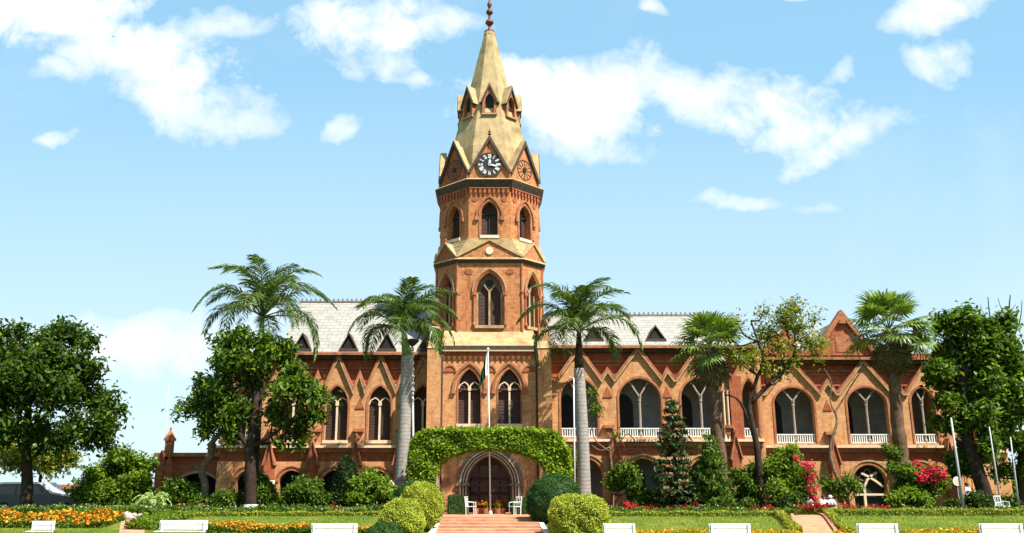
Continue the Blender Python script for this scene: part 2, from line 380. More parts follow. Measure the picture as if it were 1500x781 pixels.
def quads(name, V, m, parent=None, kind=None):
    """V: (n,4,3) numpy array of free quads"""
    n = len(V); me = bpy.data.meshes.new(name); me.vertices.add(4 * n); me.vertices.foreach_set('co', V.reshape(-1).astype('f'))
    me.loops.add(4 * n); me.loops.foreach_set('vertex_index', np.arange(4 * n, dtype='i'))
    me.polygons.add(n); me.polygons.foreach_set('loop_start', np.arange(0, 4 * n, 4, dtype='i'))
    try: me.polygons.foreach_set('loop_total', np.full(n, 4, dtype='i'))
    except Exception: pass
    me.update(calc_edges=True); me.validate()
    return link(name, me, m, parent)
def unit(a): return a / (np.linalg.norm(a, axis=-1, keepdims=True) + 1e-9)
def leaves(pos, size, aspect=.5, up=.35, outw=None, jit=.35):
    """rhombic leaves at pos (n,3)"""
    n = len(pos); d = rng.normal(size=(n, 3)); d = unit(d + (outw if outw is not None else 0))
    nn = rng.normal(size=(n, 3)); nn[:, 2] = np.abs(nn[:, 2]) + up * 2
    if outw is not None: nn = nn + outw * .8
    s = unit(np.cross(d, nn)); L_ = size * (1 + jit * rng.uniform(-1, 1, (n, 1))); W_ = L_ * aspect
    fold = unit(np.cross(s, d)) * L_ * .12
    a = pos - d * L_ / 2; c = pos + d * L_ / 2 - fold; b = pos + s * W_ / 2 - d * L_ * .05 + fold; e = pos - s * W_ / 2 - d * L_ * .05 + fold
    return np.stack([a, b, c, e], 1)
def blobpts(blobs, n, shell=.5, clump=.22, per=9, flat=.85):
    """anchors in ellipsoid blobs [(x,y,z,r)], then clusters of leaf positions"""
    sub = []
    for x_, y_, z_, r_ in blobs:
        if r_ > .55:
            for _ in range(7):
                d_ = unit(rng.normal(size=3)); d_[2] = d_[2] * .8 + .12; q_ = np.array([x_, y_, z_]) + d_ * r_ * rng.uniform(.45, .85); sub.append((*q_, r_ * rng.uniform(.3, .46)))
            sub.append((x_, y_, z_, r_ * .5))
        else: sub.append((x_, y_, z_, r_))
    B = np.array(sub, float); wgt = B[:, 3] ** 2; wgt /= wgt.sum(); k = max(1, n // per)
    idx = rng.choice(len(B), k, p=wgt); d = unit(rng.normal(size=(k, 3))); r = (shell + (1 - shell) * rng.uniform(0, 1, (k, 1))) ** 1
    r *= (1 + .14 * rng.normal(size=(k, 1)))
    c = B[idx, :3]; s = B[idx, 3:4]; p = c + d * r * s * np.array([[1, 1, flat]])
    q = np.repeat(p, per, 0) + rng.normal(size=(k * per, 3)) * clump; o = np.repeat(d, per, 0)
    return q, o

# ---------------------------------------------------------------- ground
def sm(t): t = max(0, min(1, t)); return t * t * (3 - 2 * t)
def G(Y):
    return .2 - .62 * sm((50 - Y) / 8.5) - .16 * sm((42 - Y) / 6)
ys = [-60, -20, 0, 20, 30] + [34 + .5 * i for i in range(36)] + [52, 54, 58, 64, 80, 120, 300, 800, 3000]
xs = [-3000, -600, -200, -80] + [-60 + 4 * i for i in range(31)] + [80, 200, 600, 3000]
b = MB(); b.v = [(x, y, G(y)) for y in ys for x in xs]; nx = len(xs)
b.f = [(j * nx + i, j * nx + i + 1, (j + 1) * nx + i + 1, (j + 1) * nx + i) for j in range(len(ys) - 1) for i in range(nx - 1)]
tag(b.build('ground', MT['grass'], smooth=True), kind='structure')

YT = 59.5; YL = 61.5; YR = 60.0; YP = 62.5
hw = 2.42
b = MB(); b.box(-6, 6, 49.98, YT + .1, .19, .206)
tag(b.build('forecourt_paving', MT['path']), kind='structure')
b = MB(); y1 = 50.0; k = 0
while y1 > 36:
    y0 = y1 - 1.15; z = G(y1) + .006; b.box(-hw, hw, y0, y1, G(y0) - .3, z); y1 = y0; k += 1
tag(b.build('brick_steps', MT['path'], bevel=.012), kind='structure')
b = MB()
for s in (-1, 1):
    pts = [(37, G(37) + .1), (44, G(44) + .1), (48.0, G(48.0) + .1), (48.6, G(48.6) + .1)]
    for (ya, za), (yb, zb) in zip(pts[:-1], pts[1:]):
        x0, x1 = (hw, hw + .22) if s > 0 else (-hw - .22, -hw)
        b.add([(x0, ya, za - .4), (x1, ya, za - .4), (x1, ya, za), (x0, ya, za), (x0, yb, zb - .4), (x1, yb, zb - .4), (x1, yb, zb), (x0, yb, zb)],
              [(0, 1, 2, 3), (4, 7, 6, 5), (3, 2, 6, 7), (0, 3, 7, 4), (1, 5, 6, 2)])
tag(b.build('step_kerb', MT['white']), kind='structure')
# side path on the right, small brick path on the left
def ramp_path(name, pxa, pxb, pxa2, pxb2, Ya=51.5, Yb=38, m='path', lift=.012):
    b = MB(); V = []; n = 20
    for i in range(n + 1):
        Y = Ya + (Yb - Ya) * i / n; t = i / n; py = 757 + 24 * min(1.6, (50 - Y) / 7.0) if Y < 50 else 755
        V += [(X(pxa + (pxa2 - pxa) * t * 1.5, 770, Y), Y, G(Y) + lift), (X(pxb + (pxb2 - pxb) * t * 1.5, 770, Y), Y, G(Y) + lift)]
    b.add(V, [(2 * i, 2 * i + 1, 2 * i + 3, 2 * i + 2) for i in range(n)]); return tag(b.build(name, MT[m]), kind='structure'), V
_, V = ramp_path('side_path', 1162, 1199, 1170, 1222)
b = MB()
for s in (0, 1):
    q = V[s::2]; b.strip([(a[1], a[2]) for a in q], -.1, .12, (lambda q, s: (lambda a, z, d: (np.interp(-a, [-w_[0] for w_ in [(t[1],) for t in q]], [t[0] for t in q]) + d, a, z)))(q, s), 0 if s else -.18, .18 if s else 0)
tag(b.build('side_kerb', MT['steps']), kind='structure')
ramp_path('small_path', 178, 208, 176, 212, 51, 40, 'path')

# ================================================================= BUILDING
bld = thing('college_building', 'long gothic brick building with a tall octagonal clock tower over its pointed doorway', 'building', (0, YT, .2))
def part(B, name, m, parent=bld, label=None, **k):
    o = B.build(name, MT[m] if isinstance(m, str) else m, parent, **k)
    if label: o['label'] = label
    return o
def window(T, c, w, z0, zs, za, d=.42, back='louvre', style='Y', trans=None, mull='pale', rail=False, parent=bld, name='window', sill=True):
    """two light window set d inside the wall plane: pane > mullion, sill, railing"""
    B = MB(); B.poly(arch(c, w + .02, z0, zs, za + .01), T, d); pane = part(B, name, back, parent)
    B = MB(); t = .06; dm = d - .2
    zt = zs + (za - zs) * (.10 if style == 'Y' else 0)
    B.boxT(T, c - t, c + t, z0, zt, dm - .06, dm + .08)
    B.boxT(T, c - t * 1.7, c + t * 1.7, zt - .22, zt + .02, dm - .1, dm + .1)
    h = (za - zs)
    for s in (-1, 1):
        pts = [(c, zt)] + [(c + s * w * .5 * f, zt + h * g) for f, g in ((.14, .12), (.28, .2), (.46, .26))]
        B.strip(pts, -.04, .04, T, dm - .04, dm + .06)
        pts = [(c + s * w * .5 * .46, zt + h * .26), (c + s * w * .49 * .86, zt + h * .12), (c + s * w * .49, zt - h * .12)]
        B.strip(pts, -.035, .035, T, dm - .03, dm + .05)
    part(B, 'mullion', 'pale' if mull != 'dark' else 'grey', pane)
    if sill:
        B = MB(); B.boxT(T, c - w / 2 - .1, c + w / 2 + .1, z0 - .2, z0 - .002, -.14, d - .01); part(B, 'sill', 'pale', pane)
    if trans:
        B = MB(); B.boxT(T, c - w / 2, c + w / 2, trans - .06, trans + .06, dm - .08, dm + .1); part(B, 'transom', 'slateedge', pane)
    return pane
def hood(T, c, w, zs, za, width=.16, proud=.12, m='trim', stops=True, name='arch_moulding', down=.0, parent=bld):
    B = MB(); B.strip(arch_line(c, w, zs, za, 9, down), -width, 0, T, -proud, .02)
    if stops:
        for s in (-1, 1): B.boxT(T, c + s * (w / 2 + width / 2) - .14, c + s * (w / 2 + width / 2) + .14, zs - down - .26, zs - down, -proud - .04, .02)
    return part(B, name, m, parent)

# ---------------------------------------------------------------- a two storey wing
def wing(Y, x0, x1, px_c, arch_w, zz, kind, gables, niches, ground, butt, extra_up=(), parent=bld, zc=580):
    """zz: dict of image rows: eave, band, gap (gable apex), val, sap, wap (window apex), wsp, wsl, str, gap2 (ground apex), gsp"""
    T = TX(0, Y); z = {k: Z(v, Y) for k, v in zz.items()}
    up = [arch(c, wd, z['wsl'], z['wsp'], z['wap']) for c, wd in [(X(p, 600, Y), a * M(600, Y)) for p, a in px_c]]
    # zigzag top
    top = [(x1, z['val'])]
    ev = []
    for p, hwid in gables: ev += [(X(p, 540, Y), hwid * M(560, Y), z['gap'])]
    for p, hwid in niches: ev += [(X(p, 560, Y), hwid * M(560, Y), z['sap'])]
    ev.sort(); pts = []
    for c, h, a in ev:
        l, r = (c - h, z['val']), (c + h, z['val'])
        if pts and pts[-1][0] > l[0] - .02: pts[-1] = ((pts[-1][0] + l[0]) / 2, z['val']); pts += [(c, a), r]
        else: pts += [l, (c, a), r]
    clip = []
    for i, q in enumerate(pts):
        if q[0] < x0:
            if i + 1 < len(pts) and pts[i + 1][0] > x0:
                n_ = pts[i + 1]; t = (x0 - q[0]) / (n_[0] - q[0]); clip.append((x0, q[1] + (n_[1] - q[1]) * t))
        elif q[0] > x1:
            if clip and clip[-1][0] < x1:
                p_ = pts[i - 1]; t = (x1 - p_[0]) / (q[0] - p_[0]); clip.append((x1, p_[1] + (q[1] - p_[1]) * t))
            break
        else: clip.append(q)
    if clip[0][0] > x0 + .01: clip = [(x0, z['val'])] + clip
    if clip[-1][0] < x1 - .01: clip += [(x1, z['val'])]
    zb = z['str']
    B = MB(); B.panel([(x0, zb), (x1, zb)] + clip[::-1], up, T, .42)
    part(B, 'upper_wall', 'brick', parent)
    B = MB(); B.strip(clip[::-1], -.17, .0, T, -.17, .38); part(B, 'gable_moulding', 'trim', parent)
    B = MB(); B.strip(clip[::-1], -.0, .075, T, -.2, .3); part(B, 'gable_coping', 'stone', parent)
    # recessed wall behind the zigzag
    B = MB(); T2 = TX(0, Y + .36); B.panel([(x0, z['wap'] + .12), (x1, z['wap'] + .12), (x1, z['eave']), (x0, z['eave'])], [], T2, 0); part(B, 'eaves_wall', 'red', parent)
    B = MB()
    B.boxT(T2, x0, x1, z['band'] - .05, z['band'] + .07, -.1, .02); B.boxT(T2, x0, x1, z['band'] - .28, z['band'] - .18, -.07, .02)
    part(B, 'string_course', 'trim', parent)
    B = MB(); B.boxT(T, x0 - .1, x1 + .1, z['eave'] - .05, z['eave'] + .13, -.42, .5)
    part(B, 'gutter', 'trim', parent)
    B = MB(); B.boxT(T, x0, x1, z['eave'] - .3, z['eave'] - .06, -.12, .4); part(B, 'cornice', 'slateedge', parent)
    # lower storey
    gh = [arch(X(p, 720, Y), a * M(720, Y), .18, z['gsp'], z['gap2']) for p, a in ground]
    B = MB(); B.panel([(x0, .1), (x1, .1), (x1, zb - .9), (x0, zb - .9)], gh, T, .5); part(B, 'lower_wall', 'brick', parent)
    B = MB(); B.panel([(x0, zb - .9), (x1, zb - .9), (x1, zb), (x0, zb)], [], TX(0, Y - .004), 0); part(B, 'brick_band', 'red', parent)
    B = MB(); B.boxT(T, x0 - .1, x1 + .1, zb - .02, zb + .14, -.42, .3); part(B, 'string_course', 'pale', parent)
    B = MB(); B.boxT(T, x0 - .1, x1 + .1, zb - .3, zb - .021, -.16, .3); part(B, 'string_course', 'trim', parent)
    for p, a in ground:
        c = X(p, 720, Y); ww = a * M(720, Y)
        hood(T, c, ww + .02, z['gsp'], z['gap2'], .2, .06, 'trim', False)
        hood(T, c, ww + .5, z['gsp'], z['gap2'] + .22, .1, .12, 'stone' if kind != 'left' else 'trim', False)
    for (p, a), o in zip(px_c, up):
        c = X(p, 600, Y); ww = a * M(600, Y)
        hood(T, c, ww + .02, z['wsp'], z['wap'], .14, .05, 'trim', False, down=z['wsp'] - z['wsl'] - .02)
    # niches & brackets between the windows
    for p, hwid in niches:
        c = X(p, 590, Y)
        if c < x0 + .8 or c > x1 - .5: continue
        zt = z['val'] - .35
        B = MB(); B.solid([(c - .32, zt - .75), (c + .32, zt - .75), (c, zt)], T, -.06, -.01); part(B, 'niche_gablet', 'red', parent)
        B = MB(); B.solid([(c - .36, z['wsl'] + .55), (c + .36, z['wsl'] + .55), (c + .36, z['wsl'] + .75), (c - .36, z['wsl'] + .75)], T, -.35, 0)
        B.solid([(c - .22, z['wsl'] + .55), (c - .1, z['wsl'] + .1), (c + .1, z['wsl'] + .1), (c + .22, z['wsl'] + .55)], T, -.22, 0); part(B, 'bracket', 'trim', parent)
    # buttresses with steep gablets
    for p in butt:
        c = X(p, 700, Y); B = MB(); zt = zb - .75
        B.boxT(T, c - .3, c + .3, .1, zt - .3, -.55, 0)
        if kind == 'left': B.boxT(T, c - .48, c + .48, .1, 1.6, -.8, -.55)
        if kind == 'left': B.add([T(c - .48, 1.6, -.8), T(c + .48, 1.6, -.8), T(c + .48, 2.2, -.55), T(c - .48, 2.2, -.55)], [(0, 1, 2, 3)])
        B.solid([(c - .3, zt - .3), (c + .3, zt - .3), (c, zb + .4)], T, -.55, -.02)
        bt = part(B, 'buttress', 'red', parent)
        B = MB(); B.strip([(c + .36, zt - .42), (c, zb + .46), (c - .36, zt - .42)], -.07, .02, T, -.66, -.02)
        B.lathe([(.05, 0), (.1, .12), (.05, .2), (.09, .3), (.02, .5)], T(c, zb + .46, -.3), 6); part(B, 'gablet_coping', 'trim', bt)
        if kind != 'left': continue
        B = MB(); B.add([T(c - .5, 1.62, -.83), T(c + .5, 1.62, -.83), T(c + .5, 2.22, -.57), T(c - .5, 2.22, -.57), T(c - .5, 1.56, -.83), T(c + .5, 1.56, -.83)], [(0, 1, 2, 3), (4, 5, 1, 0)]); part(B, 'weathering_slab', 'pale', bt)
    return T, z

def pitched_roof(x0, x1, Ye, ze, Yr, zr, name='roof', cap=(1, 1)):
    B = MB(); Yb = 2 * Yr - Ye
    B.add([(x0, Ye, ze), (x1, Ye, ze), (x1, Yr, zr), (x0, Yr, zr), (x0, Yb, ze), (x1, Yb, ze)], [(0, 1, 2, 3), (3, 2, 5, 4)])
    B.add([(x0, Ye, ze - .12), (x1, Ye, ze - .12), (x1, Yr, zr - .14), (x0, Yr, zr - .14), (x0, Yb, ze - .12), (x1, Yb, ze - .12)], [(0, 1, 2, 3), (3, 2, 5, 4), (0, 3, 4), (1, 2, 5)])
    r = part(B, name, 'slate')
    B = MB(); B.box(x0, x1, Yr - .12, Yr + .12, zr - .04, zr + .1); n = int((x1 - x0) / .34)
    for i in range(n):
        xx = x0 + (i + .5) * (x1 - x0) / n; B.solid([(xx - .09, zr + .08), (xx + .09, zr + .08), (xx + .04, zr + .16), (xx + .07, zr + .23), (xx, zr + .32), (xx - .07, zr + .23), (xx - .04, zr + .16)], TX(0, Yr), -.03, .03)
    part(B, 'ridge_cresting', 'grey', r)
    return r
def roof_at(Ye, ze, Yr, zr, z): return Ye + (Yr - Ye) * (z - ze) / (zr - ze)
def roof_gablet(c, Ye, ze, Yr, zr, zb, h, w, par):
    """triangular ventilator on the slope"""
    yf = roof_at(Ye, ze, Yr, zr, zb) ; yb = roof_at(Ye, ze, Yr, zr, zb + h)
    g = thing_part = MB(); T = TX(0, yf)
    g.solid([(c - w * .38, zb + .1), (c + w * .38, zb + .1), (c, zb + h * .82)], T, -.02, .05); o = part(g, 'roof_vent', 'dark', par)
    g = MB(); g.strip([(c + w / 2, zb), (c, zb + h), (c - w / 2, zb)], -.06, .0, T, -.12, yb - yf); g.boxT(T, c - w / 2, c + w / 2, zb - .02, zb + .16, -.1, .1)
    part(g, 'vent_gable', 'slateedge', par)
    return o

# left wing
xL = X(322, 655, YL); xLT = X(628, 655, YT)
ZL = dict(eave=520, band=539, gap=523, val=575, sap=550, wap=565, wsp=592, wsl=645, str=656, gap2=689, gsp=707)
cL = [(p, 32.5) for p in (362, 429, 493, 556, 619)]
TL, zL = wing(YL, xL, xLT + .3, cL, 32.5, ZL, 'left', [(p, 23.5) for p in (371.5, 434, 496, 558, 620)], [(p, 9.5) for p in (341, 403, 465.2, 527, 589)],
              [(362, 34), (426, 36), (489, 38), (552, 36)], [395, 458, 521, 584])
for p, a in cL: window(TL, X(p, 600, YL), a * M(600, YL), zL['wsl'], zL['wsp'], zL['wap'])
for p, a in [(362, 34), (426, 36), (489, 38), (552, 36)]:
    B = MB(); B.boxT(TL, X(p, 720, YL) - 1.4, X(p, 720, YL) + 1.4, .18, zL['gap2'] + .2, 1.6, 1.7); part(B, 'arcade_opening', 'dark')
xRr = X(436, 480, YL + 5.5)
YLr = YL + 5.8; zLr = Z(443, YLr); zeL = zL['eave'] + .13
rl = pitched_roof(xRr, 0, YL - .3, zeL, YLr, zLr)
for p in (443, 511, 567, 625):
    roof_gablet(X(p, 515, YL), YL - .3, zeL, YLr, zLr, zeL + .12, 1.15, 1.25, rl)
B = MB(); B.add([(xRr + .02, YL - .3, zeL - .1), (xRr + .02, YLr, zLr - .1), (xRr + .02, 2 * YLr - YL, zeL - .1)], [(0, 1, 2)]); part(B, 'gable_end', 'red')
# low roof over the far left end, side wall
B = MB(); B.add([(xL - .1, YL - .3, zeL), (xRr, YL - .3, zeL), (xRr, YL + 5, zeL + 1.2), (xL + 2.5, YL + 5, zeL + 1.2), (xL - .1, YL + 10, zeL), (xRr, YL + 10, zeL)], [(0, 1, 2, 3), (0, 3, 4), (3, 2, 5, 4)]); part(B, 'roof', 'slate')
B = MB(); B.box(xL, xL + .3, YL + .02, YL + 10, .1, zL['eave'] - .1); B.box(xL, xL + 1.0, YL - .35, YL - .01, .1, zL['str'] - .9); part(B, 'side_wall', 'brick')
# left annex, lower with broad arch
YA = 62.2; TA = TX(0, YA); xa0 = X(228, 700, YA); zA = Z(667, YA)
ca = X(290, 700, YA); B = MB()
B.panel([(xa0, .1), (xL, .1), (xL, zA), (xa0, zA)], [arch(ca, 3.1, .18, Z(716, YA), Z(693, YA))], TA, .6); B.box(xa0, xa0 + .3, YA + .01, YA + 7, .1, zA); part(B, 'annex_wall', 'red', label='low red brick annex wall with broad arch')
hood(TA, ca, 3.12, Z(716, YA), Z(693, YA), .16, .08, 'stone', False)
B = MB(); B.boxT(TA, xa0 - .15, xL - .01, zA - .1, zA + .16, -.3, .4); part(B, 'parapet_coping', 'trim')
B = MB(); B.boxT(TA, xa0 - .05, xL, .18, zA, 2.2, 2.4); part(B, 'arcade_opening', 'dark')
B = MB(); B.boxT(TA, xa0 + .2, xL - .01, zA - .1, zA - .02, .4, 2.3); part(B, 'annex_roof', 'grey')
def pinnacle(c, Y, z0, h, r):
    B = MB(); B.box(c - r, c + r, Y - r, Y + r, z0, z0 + h * .5); B.box(c - r * 1.35, c + r * 1.35, Y - r * 1.35, Y + r * 1.35, z0 + h * .5, z0 + h * .58)
    q = [(c - r * 1.3, Y - r * 1.3), (c + r * 1.3, Y - r * 1.3), (c + r * 1.3, Y + r * 1.3), (c - r * 1.3, Y + r * 1.3)]
    B.frustum(q, z0 + h * .58, [(c + (x - c) * .12, Y + (y - Y) * .12) for x, y in q], z0 + h * .92); B.lathe([(.05, 0), (.09, .08), (.02, h * .12)], (c, Y, z0 + h * .92), 6)
    return part(B, 'pinnacle', 'trim')
pinnacle(X(247, 650, YA), YA + .2, zA + .1, 1.75, .24); pinnacle(X(290, 660, YA), YA + 3.5, zA + .1, .9, .3); pinnacle(X(306, 655, YA), YA + .6, zA + .1, 1.1, .2)
for p, hh in ((236, .55), (248, 0)):
    c = X(p, 710, YA); B = MB(); B.boxT(TA, c - .3, c + .3, .1, zA - 1.1 + hh, -.5, 0); B.solid([(c - .32, zA - 1.1 + hh), (c + .32, zA - 1.1 + hh), (c, zA + hh * .4 + .1)], TA, -.5, 0); part(B, 'buttress', 'red')

# right wing with open veranda
xRT = X(806, 600, YT); xR1 = X(1112, 600, YR)
ZR = dict(eave=510, band=529, gap=512, val=558, sap=544, wap=554, wsp=583, wsl=640, str=647, gap2=672, gsp=699)
cR = [(848.5, 53), (938, 61), (1028, 58), (1099, 22)]
TR, zR = wing(YR, xRT - .2, xR1, cR, 60, ZR, 'right', [(848, 33), (935, 36), (1023, 34), (1098, 26)], [(890, 9.5), (977.5, 9.5), (1064, 8)],
              [(862, 44), (944, 56), (1035, 50)], [900, 1078])
def veranda(T, x0, x1, z, Y, cs, dep=2.7):
    B = MB(); B.boxT(T, x0, x1, z['str'] - .3, z['eave'], dep, dep + .2); part(B, 'veranda_back_wall', 'graywall')
    B = MB(); B.boxT(T, x0, x1, z['str'] - .3, z['str'] - .02, .05, dep); part(B, 'veranda_floor', 'grey')
    B = MB(); B.boxT(T, x0, x1, z['wap'] + .14, z['wap'] + .34, .44, dep); part(B, 'veranda_ceiling', 'graywall')
    for p, a in cs:
        c = X(p, 600, Y); w_ = a * M(600, Y)
        B = MB(); B.solid(arch(c - w_ * .24, w_ * .44, z['str'], z['wsp'] - .3, z['wsp'] + .55), T, dep - .03, dep - .005); part(B, 'veranda_doorway', 'dark')
        # column with forked head
        B = MB(); zt = z['wsp'] + .15; base = T(c, z['wsl'], .2)
        hh = zt - z['wsl']; B.lathe([(.13, 0), (.13, .2), (.085, .3), (.08, hh - .4), (.12, hh - .32), (.09, hh - .25), (.15, hh)], base, 8)
        h = z['wap'] - zt
        for s in (-1, 1):
            B.strip([(c, zt - .02), (c + s * w_ * .09, zt + h * .3), (c + s * w_ * .17, zt + h * .62), (c + s * w_ * .24, zt + h * .78)], -.045, .045, T, .15, .25)
        if a > 30: part(B, 'column', 'column')
        B = MB()
        rt = z['wsl'] + 13 * M(634, Y)
        B.boxT(T, c - w_ / 2, c + w_ / 2, rt - .08, rt, .1, .2); B.boxT(T, c - w_ / 2, c + w_ / 2, z['wsl'] + .0, z['wsl'] + .07, .1, .2)
        nb = max(3, int(w_ / .15))
        for i in range(nb):
            xx = c - w_ / 2 + (i + .5) * w_ / nb
            if abs(xx - c) < .15 and a > 30: continue
            B.boxT(T, xx - .035, xx + .035, z['wsl'] + .07, rt - .08, .12, .18)
        part(B, 'balcony_railing', 'white')
veranda(TR, xRT - .2, xR1, zR, YR, cR)
for p, a in [(862, 44), (944, 56), (1035, 50)]:
    c = X(p, 720, YR); w_ = a * M(720, YR)
    B = MB(); B.boxT(TR, c - w_ / 2 - .9, c + w_ / 2 + .9, .18, zR['gap2'] + .1, 2.6, 2.7); part(B, 'arcade_back_wall', 'graywall')
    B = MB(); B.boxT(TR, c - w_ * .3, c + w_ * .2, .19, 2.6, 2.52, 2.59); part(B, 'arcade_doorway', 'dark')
    B = MB(); B.boxT(TR, c - w_ / 2 - .4, c + w_ / 2 + .4, zR['gap2'] + .1, zR['gap2'] + .2, .5, 2.7); part(B, 'arcade_ceiling', 'graywall')
YRr = YR + 6.6; zRr = Z(463, YRr); zeR = zR['eave'] + .13
rr = pitched_roof(0, X(1062, 500, YR + 3), YR - .3, zeR, YRr, zRr)
for p in (869, 960, 1050):
    roof_gablet(X(p, 500, YR + .8), YR - .3, zeR, YRr, zRr, Z(501, YR + .9), 1.0, 1.35, rr)
# corner tower pier between wing and pavilion
B = MB(); c = X(1078, 600, YR); B.boxT(TR, c - .4, c + .4, zR['str'], zR['val'] + .3, -.25, 0); part(B, 'pier', 'red')
for p in (1060, 1066):
    c = X(p, 600, YR); B = MB(); B.lathe([(.1, 0), (.07, .2), (.07, 3), (.11, 3.2)], TR(c, zR['str'] + .15, -.12), 8); part(B, 'shaft', 'pale')
B = MB(); B.box(xR1 - .02, xR1 + .25, YR, YP + .2, .1, zR['eave'] - .2); part(B, 'return_wall', 'brick')
# far right pavilion
xP0 = xR1 + .2; xP1 = X(1397, 650, YP)
ZP = dict(eave=527, band=543, gap=530, val=578, sap=561, wap=567.5, wsp=590, wsl=649, str=656, gap2=681, gsp=707)
cP = [(1163.5, 57), (1271, 58), (1353, 34)]
TP, zP = wing(YP, xP0, xP1, cP, 57, ZP, 'pavilion', [(1158, 40), (1264, 40), (1357, 34)], [(1211, 12), (1311, 9)],
              [(1170, 50), (1276, 50), (1352, 44)], [1222, 1320, 1390])
veranda(TP, xP0, xP1, zP, YP, cP)
for p, a in [(1170, 50), (1352, 44)]:
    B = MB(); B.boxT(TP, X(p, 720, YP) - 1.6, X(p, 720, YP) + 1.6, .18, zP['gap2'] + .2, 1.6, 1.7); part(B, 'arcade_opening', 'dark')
c = X(1276, 720, YP); w_ = 50 * M(720, YP)
B = MB(); B.poly(arch(c, w_ + .02, .18, zP['gsp'], zP['gap2']), TP, .45); o = part(B, 'window', 'dark')
B = MB(); B.boxT(TP, c - w_ / 2, c + w_ / 2, Z(726, YP), Z(723, YP), .2, .34); cc_ = c - .35; zt = Z(714, YP)
B.boxT(TP, cc_ - .08, cc_ + .08, .2, zt, .19, .35)
for q in ([(cc_, zt), (c - .1, Z(703, YP)), (c + .25, Z(696, YP)), (c + .6, Z(692, YP))], [(cc_, zt), (cc_ - .3, Z(708, YP)), (cc_ - .55, Z(704, YP))],
          [(c + .95, Z(713, YP)), (c + .5, Z(705, YP)), (c, Z(698, YP)), (c - .45, Z(693, YP))]):
    B.strip(q, -.07, .07, TP, .18, .32)
part(B, 'mullion', 'pale', o)
B = MB()
for q in (c - .35, c, c + .35): B.strip(circ(q - .0, Z(692 if q == c else 699, YP), .2), -.05, .03, TP, .3, .4, True)
part(B, 'tracery', 'grey', o)
B = MB(); B.box(xP1 - .3, xP1, YP + .02, YP + 10, .1, zP['eave']); part(B, 'side_wall', 'brick')
# brick attic, front gable and roofs of the pavilion
YG = YP + 1.4; TG = TX(0, YG)
B = MB(); B.boxT(TG, xP0, xP1, zP['eave'] - .1, Z(518, YG), 0, .3); part(B, 'attic_wall', 'red')
gx = X(1231, 470, YG); gz = Z(465, YG); gb = Z(521, YG); gw = X(1276, 521, YG) - gx
B = MB(); B.solid([(gx - gw, gb), (gx + gw, gb), (gx, gz - .15)], TG, -.1, .3); part(B, 'front_gable', 'red')
B = MB(); B.strip([(gx + gw + .1, gb), (gx, gz), (gx - gw - .1, gb)], -.3, .0, TG, -.35, .3); part(B, 'gable_coping', 'trim')
B = MB(); B.solid([(gx - .25, gz - .5), (gx + .25, gz - .5), (gx, gz + .25)], TG, -.36, .1); part(B, 'gable_cap', 'trim'); B = MB(); B.boxT(TG, gx - .55, gx + .55, gb + .25, gb + 1.5, -.13, -.1); part(B, 'gable_panel', 'trim')
B = MB(); B.add([(gx - gw, YG + .3, gb), (gx, YG + .3, gz - .1), (gx + gw, YG + .3, gb), (gx - gw, YG + 9, gb), (gx, YG + 9, gz - .1), (gx + gw, YG + 9, gb)], [(0, 1, 4, 3), (1, 2, 5, 4)]); part(B, 'roof', 'slate')
g2 = X(1146, 470, YG); B = MB(); B.solid([(g2 - 2.0, gb), (g2 + 2.0, gb), (g2, Z(478, YG))], TG, -.08, .3); part(B, 'front_gable', 'red')
B = MB(); B.add([(g2 - 2, YG + .3, gb), (g2, YG + .3, Z(478, YG) - .05), (g2 + 2, YG + .3, gb), (g2 - 2, YG + 7, gb), (g2, YG + 7, Z(478, YG) - .05), (g2 + 2, YG + 7, gb)], [(0, 1, 4, 3), (1, 2, 5, 4)]); part(B, 'roof', 'slate')
# shaded range beyond the pavilion
YF = 66; TF = TX(0, YF); xf1 = X(1478, 680, YF)
fh = [arch(X(p, 640, YF), 1.4, Z(660, YF), Z(625, YF), Z(605, YF)) for p in (1416, 1446)]
B = MB(); B.panel([(xP1 - .3, .1), (xf1, .1), (xf1, Z(560, YF)), (xP1 - .3, Z(560, YF))], fh, TF, .4); part(B, 'far_range_wall', 'brick')
for p in (1416, 1446):
    B = MB(); B.poly(arch(X(p, 640, YF), 1.42, Z(660, YF), Z(625, YF), Z(605, YF)), TF, .35); part(B, 'window', 'louvre')
B = MB(); B.boxT(TF, xP1 - .3, xf1 + .1, Z(663, YF), Z(660, YF), -.3, 0); part(B, 'string_course', 'pale')

# ---------------------------------------------------------------- entrance front
TT = TX(0, YT); ent_t = Z(508, YT)
xa, xb = X(645, 600, YT), X(788, 600, YT)
w1, w2 = X(687.5, 600, YT), X(746.5, 600, YT); ww = 33 * M(600, YT)
zs_, za_, z0_ = Z(570, YT), Z(540, YT), Z(621, YT)
dw = 91 * M(710, YT); dzs, dza = Z(710, YT), Z(656, YT)
B = MB(); B.panel([(xa, .1), (xb, .1), (xb, ent_t), (xa, ent_t)], [arch(w1, ww, z0_, zs_, za_), arch(w2, ww, z0_, zs_, za_), arch(0, dw, .15, dzs, dza, 14)], TT, .45); part(B, 'entrance_wall', 'brick')
for c in (w1, w2):
    window(TT, c, ww, z0_, zs_, za_, trans=zs_)
    hood(TT, c, ww + .45, zs_ - .05, za_ + .3, .17, .13, 'trim', True)
    hood(TT, c, ww, zs_, za_, .1, .04, 'trim', False, down=zs_ - z0_)
